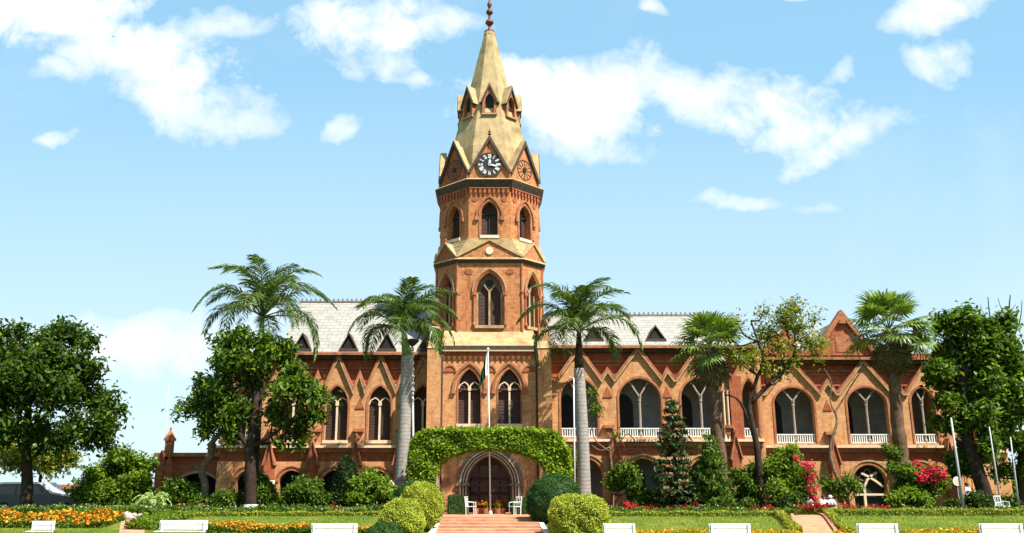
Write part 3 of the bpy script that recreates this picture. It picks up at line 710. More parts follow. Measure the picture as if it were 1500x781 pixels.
for p in (659, 717, 775):
    c = X(p, 541, YT); B = MB(); B.solid([(c + .36 * math.cos(math.pi * i / 10), Z(545, YT) + .38 * math.sin(math.pi * i / 10)) for i in range(11)], TT, -.05, .0); o = part(B, 'blind_arch', 'red')
    B = MB(); B.strip([(c + .36 * math.cos(math.pi * i / 10), Z(545, YT) + .38 * math.sin(math.pi * i / 10)) for i in range(11)], -.1, 0, TT, -.1, 0); part(B, 'moulding', 'trim', o)
# corbel table
B = MB(); zc0, zc1 = Z(527, YT), Z(514, YT); n = 18
for i in range(n):
    c = xa + (i + .5) * (xb - xa) / n; B.boxT(TT, c - .1, c + .1, zc0 + .12, zc1, -.14, 0); B.solid([(c - .1, zc0 + .12), (c, zc0 - .05), (c + .1, zc0 + .12)], TT, -.12, 0)
    B.boxT(TT, c + .12, c + .24, zc1 - .18, zc1, -.2, 0)
B.boxT(TT, xa, xb, zc1, zc1 + .12, -.24, 0); part(B, 'corbel_table', 'red')
B = MB(); B.boxT(TT, xa - .05, xb + .05, ent_t - .34, ent_t - .16, -.3, .1); part(B, 'cornice', 'pale')
B = MB(); B.boxT(TT, xa - .1, xb + .1, ent_t - .16, ent_t + .02, -.36, .1); part(B, 'cornice', 'slateedge')
YO = 60.45; zo = Z(484, YO)
B = MB(); xi0, xi1 = X(651, 490, YO), X(781, 490, YO)
B.add([(xa, YT - .34, ent_t + .02), (xb, YT - .34, ent_t + .02), (xi1, YO + .1, zo), (xi0, YO + .1, zo), (xa, YO + .6, ent_t), (xb, YO + .6, ent_t), (xi1, YO + .6, zo), (xi0, YO + .6, zo)], [(0, 1, 2, 3), (0, 3, 7, 4), (1, 5, 6, 2), (3, 2, 6, 7)])
part(B, 'stone_weathering', 'stone')
# big corner buttresses
for s in (-1, 1):
    c = X(635.5 if s < 0 else 798, 600, YT); B = MB(); hwid = 10 * M(600, YT)
    B.boxT(TT, c - hwid, c + hwid, .1, Z(512, YT), -.55, 2.2)
    B.boxT(TT, c - hwid + .12, c + hwid - .12, Z(512, YT), Z(478, YT), -.1, 2.0)
    bt = part(B, 'corner_buttress', 'brick')
    B = MB(); B.add([TT(c - hwid - .05, Z(512, YT), -.6), TT(c + hwid + .05, Z(512, YT), -.6), TT(c + hwid, Z(500, YT), -.1), TT(c - hwid, Z(500, YT), -.1)], [(0, 1, 2, 3)])
    part(B, 'weathering_slab', 'stone', bt)
    B = MB(); q = s * (hwid + .1)
    B.solid([(c - hwid + .1, Z(478, YT)), (c + hwid - .1, Z(478, YT)), (c, Z(462, YT))], TT, -.12, 1.2); part(B, 'gablet', 'red', bt)
    B = MB(); B.boxT(TT, c - s * (hwid + .06) - .06, c - s * (hwid + .06) + .06, .2, Z(512, YT), -.2, 0); part(B, 'buttress_shade_strip', 'slateedge', bt)  # dark strip standing in for the buttress's own shade on the wall
# doorway with stepped orders
B = MB()
for i, (dd, wd) in enumerate(((0, 0), (.2, .38), (.42, .76), (.64, 1.12))):
    a = arch_line(0, dw - wd, dzs, dza - wd * .42, 14, down=dzs - .2)
    B.strip(a, -.2 if i else -.12, .09, TT, dd - (.1 if i == 0 else .06), dd + .22)
o = part(B, 'doorway', 'grey', label='deep pointed grey stone doorway with stepped mouldings')
B = MB()
for i in range(3):
    a = arch_line(0, dw - .24 - .36 * i, dzs, dza - .13 - .15 * i, 14, down=dzs - .2); B.strip(a, -.04, .04, TT, -.13 + .2 * i, 0 + .2 * i)
part(B, 'roll_moulding', 'pale', o)
B = MB()
for s in (-1, 1):
    B.boxT(TT, s * (dw / 2 - .28) - .45, s * (dw / 2 - .28) + .45, dzs - .08, dzs + .08, -.2, .5)
part(B, 'capital', 'grey', o)
B = MB(); dw2 = dw - 1.2; a = arch(0, dw2 + .1, .15, dzs, dza - .5, 12); B.poly(a, TT, .78)
dr = part(B, 'door', 'wood', label='dark brown panelled double door under pointed arch')
B = MB()
for s in (-1, 1):
    for r_ in range(3):
        for k in range(2):
            x_ = s * (.12 + k * .6); z_ = .5 + r_ * .95
            B.boxT(TT, min(x_, x_ + s * .48), max(x_, x_ + s * .48), z_, z_ + .75, .7, .77)
B.boxT(TT, -.05, .05, .2, dza - .6, .66, .77); B.boxT(TT, -dw2 / 2, dw2 / 2, dzs - .1, dzs + .06, .64, .77)
for i in range(5):
    B.strip(circ((-1 + .5 * i), dzs + .55 + .25 * (1 - abs(i - 2) / 2), .2, 10), -.03, .04, TT, .68, .76, True)
part(B, 'door_panel', mat('door_panel_wood', rough_c((.1, .045, .03), (.06, .028, .02), 5), .5), dr)

# ---------------------------------------------------------------- octagonal tower
YC = YO + 3.72
def oct_poly(a, ch): # half width, chamfer
    return [(-(a - ch), YC - a), (a - ch, YC - a), (a, YC - (a - ch)), (a, YC + (a - ch)), (a - ch, YC + a), (-(a - ch), YC + a), (-a, YC + (a - ch)), (-a, YC - (a - ch))]
def reg(a): return oct_poly(a, a * (2 - math.sqrt(2)))
def faces(poly):
    for i in range(8):
        p, q = poly[i], poly[(i + 1) % 8]; l = math.hypot(q[0] - p[0], q[1] - p[1]); ux, uy = (q[0] - p[0]) / l, (q[1] - p[1]) / l
        yield i, l, TX((p[0] + q[0]) / 2, (p[1] + q[1]) / 2, ux, uy)
a1 = 3.72; ch1 = 1.5; P1 = oct_poly(a1, ch1); YF1 = YC - a1
z1a, z1b = ent_t - .5, Z(385, YF1)
for i, l, T in faces(P1):
    B = MB(); big = (i % 2 == 0); wo = 1.42 if big else 1.15; wh = 48 * M(430, YF1) if big else 1.45
    sp, ap, bs = Z(428, YF1), Z(396, YF1), Z(477, YF1)
    B.panel([(-l / 2, z1a), (l / 2, z1a), (l / 2, z1b), (-l / 2, z1b)], [arch(0, wh * .8, bs, sp, ap - .15)], T, .55); part(B, 'tower_wall', 'rust')
    if i in (3, 4, 5): continue
    wd = wh * .8
    B = MB(); B.poly(arch(0, wd + .02, bs, sp, ap - .14), T, .54); wn = part(B, 'tower_window', 'grey')
    for s in (-1, 1):
        B = MB(); B.poly(arch(s * wd * .235, wd * .36, bs, sp - .25, sp + .45), T, .47); part(B, 'lancet', 'louvre', wn)
    B = MB(); B.poly(circ(0, sp + .75, .26), T, .47); part(B, 'oculus', 'dark', wn)
    B = MB(); B.boxT(T, -.07, .07, bs, sp + .2, .25, .47)
    for s in (-1, 1): B.boxT(T, s * wd * .46 - .06, s * wd * .46 + .06, bs, sp, .3, .5); B.strip([(0, sp + .1), (s * wd * .12, sp + .35), (s * wd * .2, sp + .6)], -.04, .04, T, .28, .47)
    part(B, 'mullion', 'stone', wn)
    B = MB(); B.boxT(T, -wd / 2 - .1, wd / 2 + .1, bs - .2, bs - .003, -.16, .5); part(B, 'sill', 'stone', wn)
    hood(T, 0, wd + .02, sp, ap - .14, .17, .06, 'trim', False); hood(T, 0, wd + .4, sp, ap + .06, .09, .14, 'stone', False); hood(T, 0, wd + .2, sp, ap - .04, .1, .1, 'red', True)
    for s in (-1, 1):
        B = MB(); B.lathe([(.11, 0), (.11, .15), (.07, .22), (.07, sp - bs - .3), (.12, sp - bs - .2), (.12, sp - bs)], T(s * (wd / 2 + .16), bs, -.06), 8); part(B, 'shaft', 'trim')
    if big:
        for s in (-1, 1):
            B = MB(); B.solid(circ(s * 30 * M(398, YF1), Z(398, YF1), .3, 12, .2), T, -.04, .0); part(B, 'roundel', 'red')
for k in range(8):
    p = P1[k]; d = (p[0], p[1] - YC); l = math.hypot(*d); B = MB(); B.lathe([(.13, 0), (.08, .2), (.08, Z(428, YF1) - z1a - 1.2), (.14, Z(428, YF1) - z1a - 1.0), (.08, Z(428, YF1) - z1a - .8), (.08, z1b - z1a - 1)], (p[0] + d[0] / l * .02, p[1] + d[1] / l * .02, z1a + 1), 8)
    if k in (0, 1, 2, 7): part(B, 'corner_shaft', 'trim')
def offs(poly, e):
    out_ = []
    for x, y in poly:
        l = math.hypot(x, y - YC); out_.append((x * (1 + e / l), YC + (y - YC) * (1 + e / l)))
    return out_
c0 = z1b; B = MB(); B.frustum(offs(P1, .12), c0, offs(P1, .26), c0 + .2); part(B, 'cornice', 'slateedge')
B = MB(); B.frustum(offs(P1, .3), c0 + .2, offs(P1, .22), c0 + .34); part(B, 'cornice', 'stone')
# gablets and stepped stone roof up to stage 2
a2 = 73 * M(300, YO + .2) * 1.01; P2 = reg(a2); YF2 = YC - a2
zst = c0 + .34; z2a = Z(352, YF2)
B = MB(); st = 4
for k in range(st):
    t0, t1 = k / st, (k + .55) / st; f = lambda t: [(p[0] + (q[0] - p[0]) * t, p[1] + (q[1] - p[1]) * t) for p, q in zip(offs(P1, .15), offs(P2, .12))]
    za0 = zst + (z2a - zst) * k / st; za1 = zst + (z2a - zst) * (k + 1) / st
    B.frustum(f(t0), za0, f(t1), za1 - .04)
    B.frustum(f(min(1, t1 - .02)), za1 - .04, f(min(1, t1 + .02)), za1)
part(B, 'stone_weathering', 'stone')
for i, l, T in faces(P1):
    ap = Z(355, YF1); B = MB(); hh = ap - zst
    hl = l / 2 - .02
    h2 = hh if i % 2 == 0 else hh * .95
    B.solid([(-hl, zst), (hl, zst), (0, zst + h2)], T, -.16, .9); g = part(B, 'tower_gablet', 'red' if i in (6, 7) else 'rust')  # left-hand gablets darker red: the tower's shaded side put into the colour
    B = MB(); B.strip([(hl + .05, zst), (0, zst + h2 + .05), (-hl - .05, zst)], -.11, .0, T, -.26, 1.0); part(B, 'coping', 'stone', g)
    if i % 2 == 0:
        B = MB(); B.solid(circ(0, zst + hh * .42, .27), T, -.24, -.15); part(B, 'roundel', 'pale', g)
    if i in (1, 7):
        B = MB(); B.lathe([(.05, 0), (.12, .1), (.04, .2), (.1, .3), (.02, .45)], T(0, zst + h2 + .05, -.15), 6); part(B, 'finial', 'trim', g)
z2b = Z(275, YF2)
for i, l, T in faces(P2):
    ws, wa, wb = Z(312, YF2), Z(295, YF2), Z(345, YF2); wd = 23.5 * M(320, YF2)
    B = MB(); B.panel([(-l / 2, z2a - .3), (l / 2, z2a - .3), (l / 2, z2b), (-l / 2, z2b)], [arch(0, wd, wb, ws, wa)], T, .5); part(B, 'belfry_wall', 'rust')
    if i in (3, 4, 5): continue
    B = MB(); B.poly(arch(0, wd + .02, wb, ws, wa), T, .45); wn = part(B, 'belfry_window', 'louvre')
    B = MB(); B.boxT(T, -wd / 2 - .12, wd / 2 + .12, wb - .22, wb - .003, -.15, .4); part(B, 'sill', 'pale', wn)
    B = MB(); B.boxT(T, -.04, .04, wb, wa, .34, .44); B.boxT(T, -wd / 2, wd / 2, ws - .05, ws + .05, .34, .44); part(B, 'mullion', 'dark', wn)
    hood(T, 0, wd + .02, ws, wa, .18, .05, 'trim', False, down=ws - wb); hood(T, 0, wd + .55, ws - .3, wa + .28, .13, .13, 'trim', True)
    B = MB(); n = 9; zt = Z(279, YF2)
    for k in range(n):
        c = -l / 2 + (k + .5) * l / n; B.boxT(T, c - .09, c + .09, zt - .22, zt + .1, -.14, 0); B.solid([(c - .09, zt - .22), (c, zt - .42), (c + .09, zt - .22)], T, -.11, 0)
    B.boxT(T, -l / 2, l / 2, zt + .1, z2b + .01, -.17, 0); part(B, 'corbel_table', 'red')
    for s in (-1, 1):
        B = MB(); B.solid(circ(s * 21.5 * M(291, YF2), Z(291.5, YF2), .2), T, -.04, 0); part(B, 'roundel', 'red')
    B = MB(); B.boxT(T, -l / 2, l / 2, z2a + .0, z2a + .12, -.1, 0); part(B, 'string_course', 'stone')
B = MB(); B.frustum(offs(P2, .2), z2b, offs(P2, .42), z2b + .42); B.frustum(offs(P2, .42), z2b + .42, offs(P2, .42), z2b + .5); part(B, 'cornice', 'slateedge')
B = MB(); B.frustum(offs(P2, .46), z2b + .5, offs(P2, .3), z2b + .62); part(B, 'cornice', 'stone')
# clock stage
z3 = z2b + .62; ap3 = Z(203, YF2); zv = Z(252, YF2)
SP = [(z3, a2 - .35), (zv, a2 - .42)]
sp_rows = [(215, 55), (180, 45), (130, 29.5), (90, 19), (50, 8)]
for py, hp in sp_rows:
    Yq = YC; zq = Z(py, Yq - hp * .045); a = hp * M(py, YC) * 1.0; SP.append((zq, a))
def spire_a(z):
    return float(np.interp(z, [q[0] for q in SP], [q[1] for q in SP]))
B = MB()
for (za0, aa0), (za1, aa1) in zip(SP[:-1], SP[1:]): B.frustum(reg(aa0), za0, reg(aa1), za1, cap=False)
part(B, 'spire', 'spire', label='pointed octagonal spire of weathered yellow render')
def numeral(B, T, s, ang, r, h, cz, d):
    """roman strokes set radially: s like 'XII'"""
    wds = {'I': .055, 'V': .12, 'X': .13}; tot = sum(wds[c] for c in s); x = -tot / 2
    def put(x0, y0, x1, y1, t):
        dx, dy = x1 - x0, y1 - y0; l = math.hypot(dx, dy); nx_, ny_ = -dy / l * t / 2, dx / l * t / 2; q = []
        for (px_, py_) in ((x0 + nx_, y0 + ny_), (x1 + nx_, y1 + ny_), (x1 - nx_, y1 - ny_), (x0 - nx_, y0 - ny_)):
            rad = r + py_; X_ = px_; q.append((X_ * math.cos(ang) + rad * math.sin(ang), cz - X_ * math.sin(ang) + rad * math.cos(ang)))
        B.solid(q, T, d, d + .02)
    for c in s:
        w_ = wds[c]
        if c == 'I': put(x + w_ / 2, -h / 2, x + w_ / 2, h / 2, .04)
        if c == 'V': put(x + .02, h / 2, x + w_ / 2, -h / 2, .045); put(x + w_ - .02, h / 2, x + w_ / 2, -h / 2, .03)
        if c == 'X': put(x + .02, h / 2, x + w_ - .02, -h / 2, .045); put(x + w_ - .02, h / 2, x + .02, -h / 2, .03)
        x += w_
ROM = ['XII', 'I', 'II', 'III', 'IIII', 'V', 'VI', 'VII', 'VIII', 'IX', 'X', 'XI']
for i, l, T in faces(P2):
    hl = l / 2 - .03; B = MB()
    B.solid([(-hl, z3), (hl, z3), (hl, zv), (0, ap3 - .1), (-hl, zv)], T, -.02, .25); g = part(B, 'clock_gable', 'red' if i not in (0, 1) else 'rust')  # front and right-front gables lighter, others darker: sunlit side put into the colour
    # roof of the gable running back into the spire
    back = []
    depth = a2 - spire_a(ap3 - .2)
    B = MB(); dv = .5
    for s in (-1, 1):
        B.add([T(s * hl, zv - .05, .2), T(0, ap3 - .05, .2), T(0, ap3 - .05, depth + .3), T(s * hl * .8, zv - .05, dv + .5)], [(0, 1, 2, 3)])
    part(B, 'gable_roof', 'spire', g)
    B = MB(); B.strip([(hl + .02, zv - .12), (0, ap3), (-hl - .02, zv - .12)], -.1, .1, T, -.2, .3); part(B, 'coping', 'slateedge' if i != 1 else 'slateedge', g)
    B = MB(); B.strip([(hl + .12, zv - .12), (0, ap3 + .14), (-hl - .12, zv - .12)], -.07, .0, T, -.14, .32); part(B, 'coping', 'stone', g)
    for s in (-1, 1):
        B = MB(); B.lathe([(.1, 0), (.07, .1), (.07, .6), (.12, .7)], T(s * hl, z3, -.1), 6); 
        if s > 0: part(B, 'corner_shaft', 'trim', g)
    B = MB(); B.lathe([(.06, 0), (.06, .12), (.15, .2), (.05, .3), (.12, .38), (.03, .5), (.015, .7)], T(0, ap3 + .1, -.1), 6); 
    if i in (0,): part(B, 'finial', 'redf', g)
    cz = Z(242, YF2)
    if i == 0:
        r = 17.5 * M(242, YF2); B = MB(); B.solid(circ(0, cz, r, 32), T, -.12, -.02); ck = part(B, 'clock', 'clockface', g, label='round black clock face with white numerals and hands') if False else None
        ck = B.build('clock', MT['clockface'], bld); ck['label'] = 'round black clock dial with white numerals on the tower gable'
        B = MB(); B.strip(circ(0, cz, r, 32), -.06, .02, T, -.15, -.05, True); part(B, 'dial_rim', 'slateedge', ck)
        B = MB()
        for k in range(12): numeral(B, T, ROM[k], 2 * math.pi * k / 12, r * .74, r * .36, cz, -.15)
        part(B, 'numerals', 'white', ck)
        for nm, ang, ln, t in (('hour_hand', R(6), r * .5, .1), ('minute_hand', R(104), r * .74, .07)):
            B = MB(); ca_, sa_ = math.cos(ang), math.sin(ang); q = []
            for (xx, yy_) in ((-t / 2, -r * .12), (t / 2, -r * .12), (t * .9, ln * .6), (0, ln), (-t * .9, ln * .6)): q.append((xx * ca_ + yy_ * sa_, cz - xx * sa_ + yy_ * ca_))
            B.solid(q, T, -.19, -.165); part(B, nm, 'white', ck)
        B = MB(); B.solid([(-.3, ap3 - 1.35), (.3, ap3 - 1.35), (0, ap3 - .8)], T, -.05, 0); part(B, 'brick_panel', 'trim')
    else:
        B = MB(); B.solid(circ(0, cz, .2, 12), T, -.1, 0); hub = part(B, 'blind_dial', 'dark', g)
        B = MB(); B.strip(circ(0, cz, .74, 20), -.04, .03, T, -.05, 0, True)
        for k in range(12):
            an = 2 * math.pi * k / 12; B.strip([(.3 * math.sin(an), cz + .3 * math.cos(an)), (.7 * math.sin(an), cz + .7 * math.cos(an))], -.025, .025, T, -.05, 0)
        part(B, 'dial_spokes', 'slateedge', g)
# lucarnes
zl0, zl1, zl2 = Z(168, YC - 2.3), Z(148, YC - 2.3), Z(125, YC - 2.1)
for i in range(8):
    ang = -math.pi / 2 + i * math.pi / 4; dx, dy = math.cos(ang), math.sin(ang)
    al = spire_a(zl0) + .12
    T = TX(dx * al, YC + dy * al, -dy, dx)
    hwid = .52; dp = al - spire_a(zl2) + .1
    B = MB(); B.panel([(-hwid, zl0), (hwid, zl0), (hwid, zl1), (0, zl2 - .12), (-hwid, zl1)], [arch(0, .66, zl0 + .16, zl1 - .05, zl1 + .62, 6)], T, .3)
    for s in (-1, 1): B.add([T(s * hwid, zl0, 0), T(s * hwid, zl1, 0), T(s * hwid, zl1, dp), T(s * hwid, zl0, dp * .2)], [(0, 1, 2, 3)])
    lu = part(B, 'spire_dormer', 'trim')
    B = MB(); B.poly(arch(0, .68, zl0 + .16, zl1 - .05, zl1 + .62, 6), T, .28); part(B, 'dormer_opening', 'dark', lu)
    B = MB(); B.boxT(T, -hwid - .05, hwid + .05, zl0 - .02, zl0 + .1, -.08, .1); part(B, 'sill', 'stone', lu)
    B = MB(); B.strip([(hwid + .12, zl1 - .12), (0, zl2), (-hwid - .12, zl1 - .12)], -.02, .11, T, -.12, .25); part(B, 'coping', 'slateedge', lu)
    B = MB(); B.strip([(hwid + .18, zl1 - .12), (0, zl2 + .1), (-hwid - .18, zl1 - .12)], -.05, .03, T, -.08, dp + .25); part(B, 'dormer_roof', 'spire', lu)
zt = SP[-1][0]
B = MB(); mm = M(30, YC)
B.lathe([(8.3 * mm, -.1), (8.8 * mm, .05), (8 * mm, .25)], (0, YC, zt), 12); part(B, 'spire_collar', 'stone')
B = MB(); pr = [(8 * mm, .22), (7.6 * mm, .4), (3 * mm, .55), (1.6 * mm, .8), (2.5 * mm, .9), (6.2 * mm, 1.15), (5 * mm, 1.35), (1.8 * mm, 1.5), (1.6 * mm, 1.8), (5.2 * mm, 2.05), (4.2 * mm, 2.25), (1.5 * mm, 2.4), (3.6 * mm, 2.75), (2.6 * mm, 2.95), (1 * mm, 3.1), (.6 * mm, 4.6)]
B.lathe(pr, (0, YC, zt), 12); part(B, 'spire_finial', 'redf', smooth=False)

# ================================================================= VEGETATION
def px3(px, py, Y): x, z = P(px, py, Y); return Vector((x, Y, z))
def smooth_path(pts, sub=4):
    out_ = []; n = len(pts)
    for i in range(n - 1):
        p0, p1, p2, p3 = pts[max(i - 1, 0)], pts[i], pts[i + 1], pts[min(i + 2, n - 1)]
        for k in range(sub):
            t = k / sub; out_.append(.5 * ((2 * p1) + (p2 - p0) * t + (2 * p0 - 5 * p1 + 4 * p2 - p3) * t * t + (3 * p1 - p0 - 3 * p2 + p3) * t ** 3))
    return out_ + [pts[-1]]
def limb(B, pts, r0, r1, n=7, wob=.06):
    q = smooth_path([Vector(p) for p in pts]); m = len(q); B.tube(q, [r0 + (r1 - r0) * i / (m - 1) for i in range(m)], n, wob=wob)
def tree(name, label, cat, Y, trunk_px, tr, blobs, n, lmat, lsize=.22, bark='bark', clump=.22, group=None, shell=.45, per=9, aspect=.5, zjit=.9, limbs=True, foot=True, extra=None, twigs=0, dead=None, aim=0):
    """trunk_px: [(px,py)..] from the foot upward; blobs: (px,py,radius px[,dY]) in photo pixels at depth Y"""
    base = px3(trunk_px[0][0], trunk_px[0][1], Y); base.z = G(Y)
    t = thing(name, label, cat, base, group)
    tp = [Vector((base.x, Y, G(Y) - .15))] + [px3(a, b_, Y) for a, b_ in trunk_px[1:]]
    B = MB(); limb(B, tp, tr, tr * .55, 9, .05)
    o = B.build('trunk', MT[bark], t, smooth=True)
    W = []
    for q in blobs:
        dy = q[3] if len(q) > 3 else random.uniform(-1, 1) * zjit * q[2] * M(q[1], Y)
        c = px3(q[0], q[1], Y); W.append((c.x, Y + dy, c.z, q[2] * M(q[1], Y) * 1.04))
    B = MB()
    if limbs:
        for x_, y_, z_, r_ in W:
            cand = tp[1:] + [px3(a[0], a[1], Y + (a[2] if len(a) > 2 else 0)) for pts, r0 in (extra or []) for a in pts[1:]]
            s_ = min(cand, key=lambda k: (k - Vector((x_, y_, z_ - .9))).length)
            mid = (s_ + Vector((x_, y_, z_))) / 2 + Vector((random.uniform(-.3, .3), random.uniform(-.3, .3), -.25))
            limb(B, [s_, mid, (x_, y_, z_)], min(tr * .3, .09 if extra else .2), .025, 5)
            for k in range(twigs):
                d = Vector(rng.normal(size=3)).normalized(); d.z = abs(d.z); limb(B, [(x_, y_, z_), Vector((x_, y_, z_)) + d * r_ * .6 + Vector((0, 0, -.1)), Vector((x_, y_, z_)) + d * r_ * 1.25], .028, .008, 4)
    for pts, r0 in (extra or []): limb(B, [px3(a[0], a[1], Y + (a[2] if len(a) > 2 else 0)) for a in pts], r0, r0 * .35, 7)
    if B.v: B.build('branches', MT[bark], t, smooth=True)
    p, o_ = blobpts(W, n, shell, clump, per)
    keep = p[:, 2] > G(Y) + .03; p = p[keep]; o_ = o_[keep]
    quads('crown', leaves(p, lsize, aspect, .5, o_ * .6), L[lmat], t)
    return t

# big tree at the left edge
tree('broadleaf_tree', 'large dark green broadleaf tree with dense lobed crown at the left edge of the lawn', 'tree', 52, [(40, 745), (40, 700), (38, 650), (42, 600)], .36,
     [(20, 520, 42), (65, 500, 30), (105, 492, 27), (80, 530, 42), (125, 545, 36), (100, 585, 46), (150, 590, 34), (165, 625, 27), (50, 580, 44), (10, 580, 44), (120, 640, 34), (70, 640, 36), (20, 635, 38), (-30, 560, 60), (-30, 630, 50), (165, 650, 14), (40, 545, 40), (135, 505, 14), (15, 487, 16)],
     24000, 'dark', .34, clump=.26, extra=[([(40, 690), (25, 640), (5, 600)], .13), ([(40, 680), (80, 640), (120, 620)], .14), ([(40, 650), (60, 600), (80, 560)], .12)])
tree('broadleaf_tree', 'small loose tree in deep shade behind the parked car', 'tree', 57, [(58, 745), (58, 715), (60, 690)], .14, [(78, 680, 18), (40, 672, 22), (10, 665, 26), (105, 668, 16)], 3500, 'yel', .3, clump=.3)
tree('broadleaf_shrub', 'big bright green shrub to the left of the annex pinnacle', 'shrub', 55.5, [(150, 748), (150, 725), (152, 700)], .12, [(165, 690, 32), (195, 685, 25), (135, 705, 25), (210, 705, 16), (160, 720, 28), (195, 718, 24), (125, 725, 18), (180, 672, 15)],
     12000, 'bright', .26, clump=.2)
# lobed tree in front of the left wing
tree('lobed_leaf_tree', 'wide tree with forked dark trunk and open crown hiding the left wing', 'tree', 53, [(367, 744), (367, 700), (366, 660), (372, 620), (376, 570)], .37,
     [(330, 505, 20), (360, 500, 18), (390, 508, 20), (415, 515, 18), (345, 535, 26), (318, 540, 18), (390, 530, 24), (425, 540, 22), (300, 570, 26), (285, 595, 22), (265, 602, 11), (330, 575, 27), (365, 560, 20), (420, 575, 26), (455, 580, 24), (475, 582, 13), (455, 610, 22), (430, 630, 20), (310, 610, 26), (345, 610, 25), (400, 600, 20), (300, 632, 16), (335, 635, 18), (440, 650, 10), (408, 620, 14), (414, 650, 9)],
     12500, 'mid', .33, clump=.22, shell=.5, extra=[([(367, 660), (345, 625), (335, 590), (340, 550)], .17), ([(368, 655), (395, 640, -.3), (420, 622, -.4)], .15), ([(371, 650), (400, 648, .3), (425, 630, .3)], .12), ([(376, 600), (392, 560), (400, 530)], .12), ([(376, 600), (360, 550), (350, 520)], .12)])
B = MB(); B.lathe([(.5, -.1), (.45, .3), (.42, .55)], (X(367, 744, 53), 53, .2), 14); pb = B.build('painted_base', MT['white'], bpy.data.objects['lobed_leaf_tree'])
B = MB(); Yb = 54.5; r0 = px3(298, 738, Yb); r0.z = G(Yb)
t = thing('bare_tree', 'short twisted bare trunk with broken top beside the annex', 'tree', r0)
limb(B, [(r0.x, Yb, .05), px3(300, 712, Yb), px3(296, 690, Yb), px3(308, 668, Yb), px3(312, 648, Yb), px3(325, 632, Yb)], .27, .12, 8, .12); B.build('trunk', MT['tawny'], t, smooth=True)
B = MB(); limb(B, [px3(296, 690, Yb), px3(288, 684, Yb), px3(284, 681, Yb)], .13, .09, 7, .1); B.build('stub_branch', MT['tawny'], t, smooth=True)

# feather palms -----------------------------------------------------------
def feather_frond(L_=3.3, n=60, leaf=.95, droop=1.0, lift=.9):
    """frond along +X in local space, base at the origin: (rachis pts, quads)"""
    ts = np.linspace(0, 1, 24); x = L_ * np.sin(ts * 1.1 * droop) / 1.1 / droop * 1.02; z = L_ * (lift * .8 * ts - (.34 + .5 * droop) * ts ** 2.4)
    ra = np.stack([x, 0 * x, z], 1); V = []
    for s in (-1, 1):
        for i in range(n):
            t = .13 + .87 * (i + random.random() * .5) / n; p = np.array([np.interp(t, ts, ra[:, k]) for k in range(3)])
            q = np.array([np.interp(min(1, t + .04), ts, ra[:, k]) for k in range(3)]); tg = unit(q - p + 1e-6)
            l = leaf * (.45 + .75 * math.sin(math.pi * min(1, t * 1.02) ** .75)) * random.uniform(.8, 1.15); side = np.array([0, s, 0.])
            d = unit(tg * (.55 + .5 * t) + side * 1.0 + np.array([0, 0, random.uniform(-.25, .45)]))
            m_ = p + d * l * .5; d2 = unit(d + np.array([0, 0, -random.uniform(.45, 1.15)])); e = m_ + d2 * l * .6
            wv = unit(np.cross(d, np.array([0, 0, 1.]) + .5 * rng.normal(size=3))) * .036
            V.append([p - wv * .5, m_ - wv, m_ + wv, p + wv * .5]); V.append([m_ - wv, e, e, m_ + wv])
    return ra, np.array(V)
def rotz(V, a, tilt, org, roll=0):
    c, s = math.cos(roll), math.sin(roll); V = V @ np.array([[1, 0, 0], [0, c, s], [0, -s, c]])
    c, s = math.cos(tilt), math.sin(tilt); V = V @ np.array([[c, 0, s], [0, 1, 0], [-s, 0, c]])
    c, s = math.cos(a), math.sin(a); V = V @ np.array([[c, s, 0], [-s, c, 0], [0, 0, 1]]); return V + np.array(org)
def feather_palm(label, Y, foot, knee, top, crown, tr, spec, shaft_mat='shaft', trunk_mat='palmbark', painted=False, scale=1.0):
    base = px3(*foot, Y); base.z = G(Y); t = thing('feather_palm', label, 'palm tree', base, 'tall feather palms before the building')
    a, k_, c_ = base, px3(*knee, Y), px3(*top, Y)
    B = MB(); m = 16; pts = []; rad = []
    for i in range(m + 1):
        f = i / m; q = a.lerp(k_, f); q.z = a.z - .1 + (k_.z - a.z + .1) * f; q.x += .06 * math.sin(f * 3.1); pts.append(q); rad.append(tr * (1.08 - .25 * f + .12 * math.exp(-((f - .0) / .1) ** 2)))
    B.tube(pts, rad, 14); B.build('trunk', MT[trunk_mat], t, smooth=True)
    if painted:
        B = MB(); B.lathe([(tr * 1.25, 0), (tr * 1.2, .35), (tr * 1.17, .7)], (base.x, Y, base.z), 14); B.build('painted_band', MT[painted], t)
    B = MB(); B.tube([k_, k_.lerp(c_, .25), k_.lerp(c_, .7), c_], [tr * .72, tr * .68, tr * .45, tr * .3], 12); B.build('crownshaft', MT[shaft_mat], t, smooth=True)
    for (az, tilt, ln, dr) in spec:
        ra, V = feather_frond(ln * scale, droop=dr, lift=.9); az = R(az); tilt = R(tilt); org = (c_.x, c_.y, c_.z - .1)
        V = rotz(V.reshape(-1, 3), az, tilt, org).reshape(-1, 4, 3); rp = rotz(ra, az, tilt, org)
        f = quads('frond', V, L['royal'], t)
        B = MB(); B.tube([Vector(q) for q in rp[::3]], [.05 - .04 * i / 8 for i in range(len(rp[::3]))], 5); B.build('rachis', MT['shaft'], f, smooth=True)
    return t
def fronds(n, seed, ln=3.2):
    r_ = random.Random(seed); S = []
    for i in range(n):
        az = i * 137.5 + r_.uniform(-14, 14); k = i / n
        S.append((az, r_.uniform(-6, 6) + 58 - 84 * k ** .95, ln * r_.uniform(.85, 1.1) * (.85 if k < .15 else 1), (.7 + .55 * k) * r_.uniform(.85, 1.2)))
    return S
feather_palm('tallest feather palm, rising behind the wide tree with a drooping dark crown', 56, (366, 748), (381, 505), (385, 462), None, .33, fronds(22, 3, 5.3), 'shaft', 'bark')
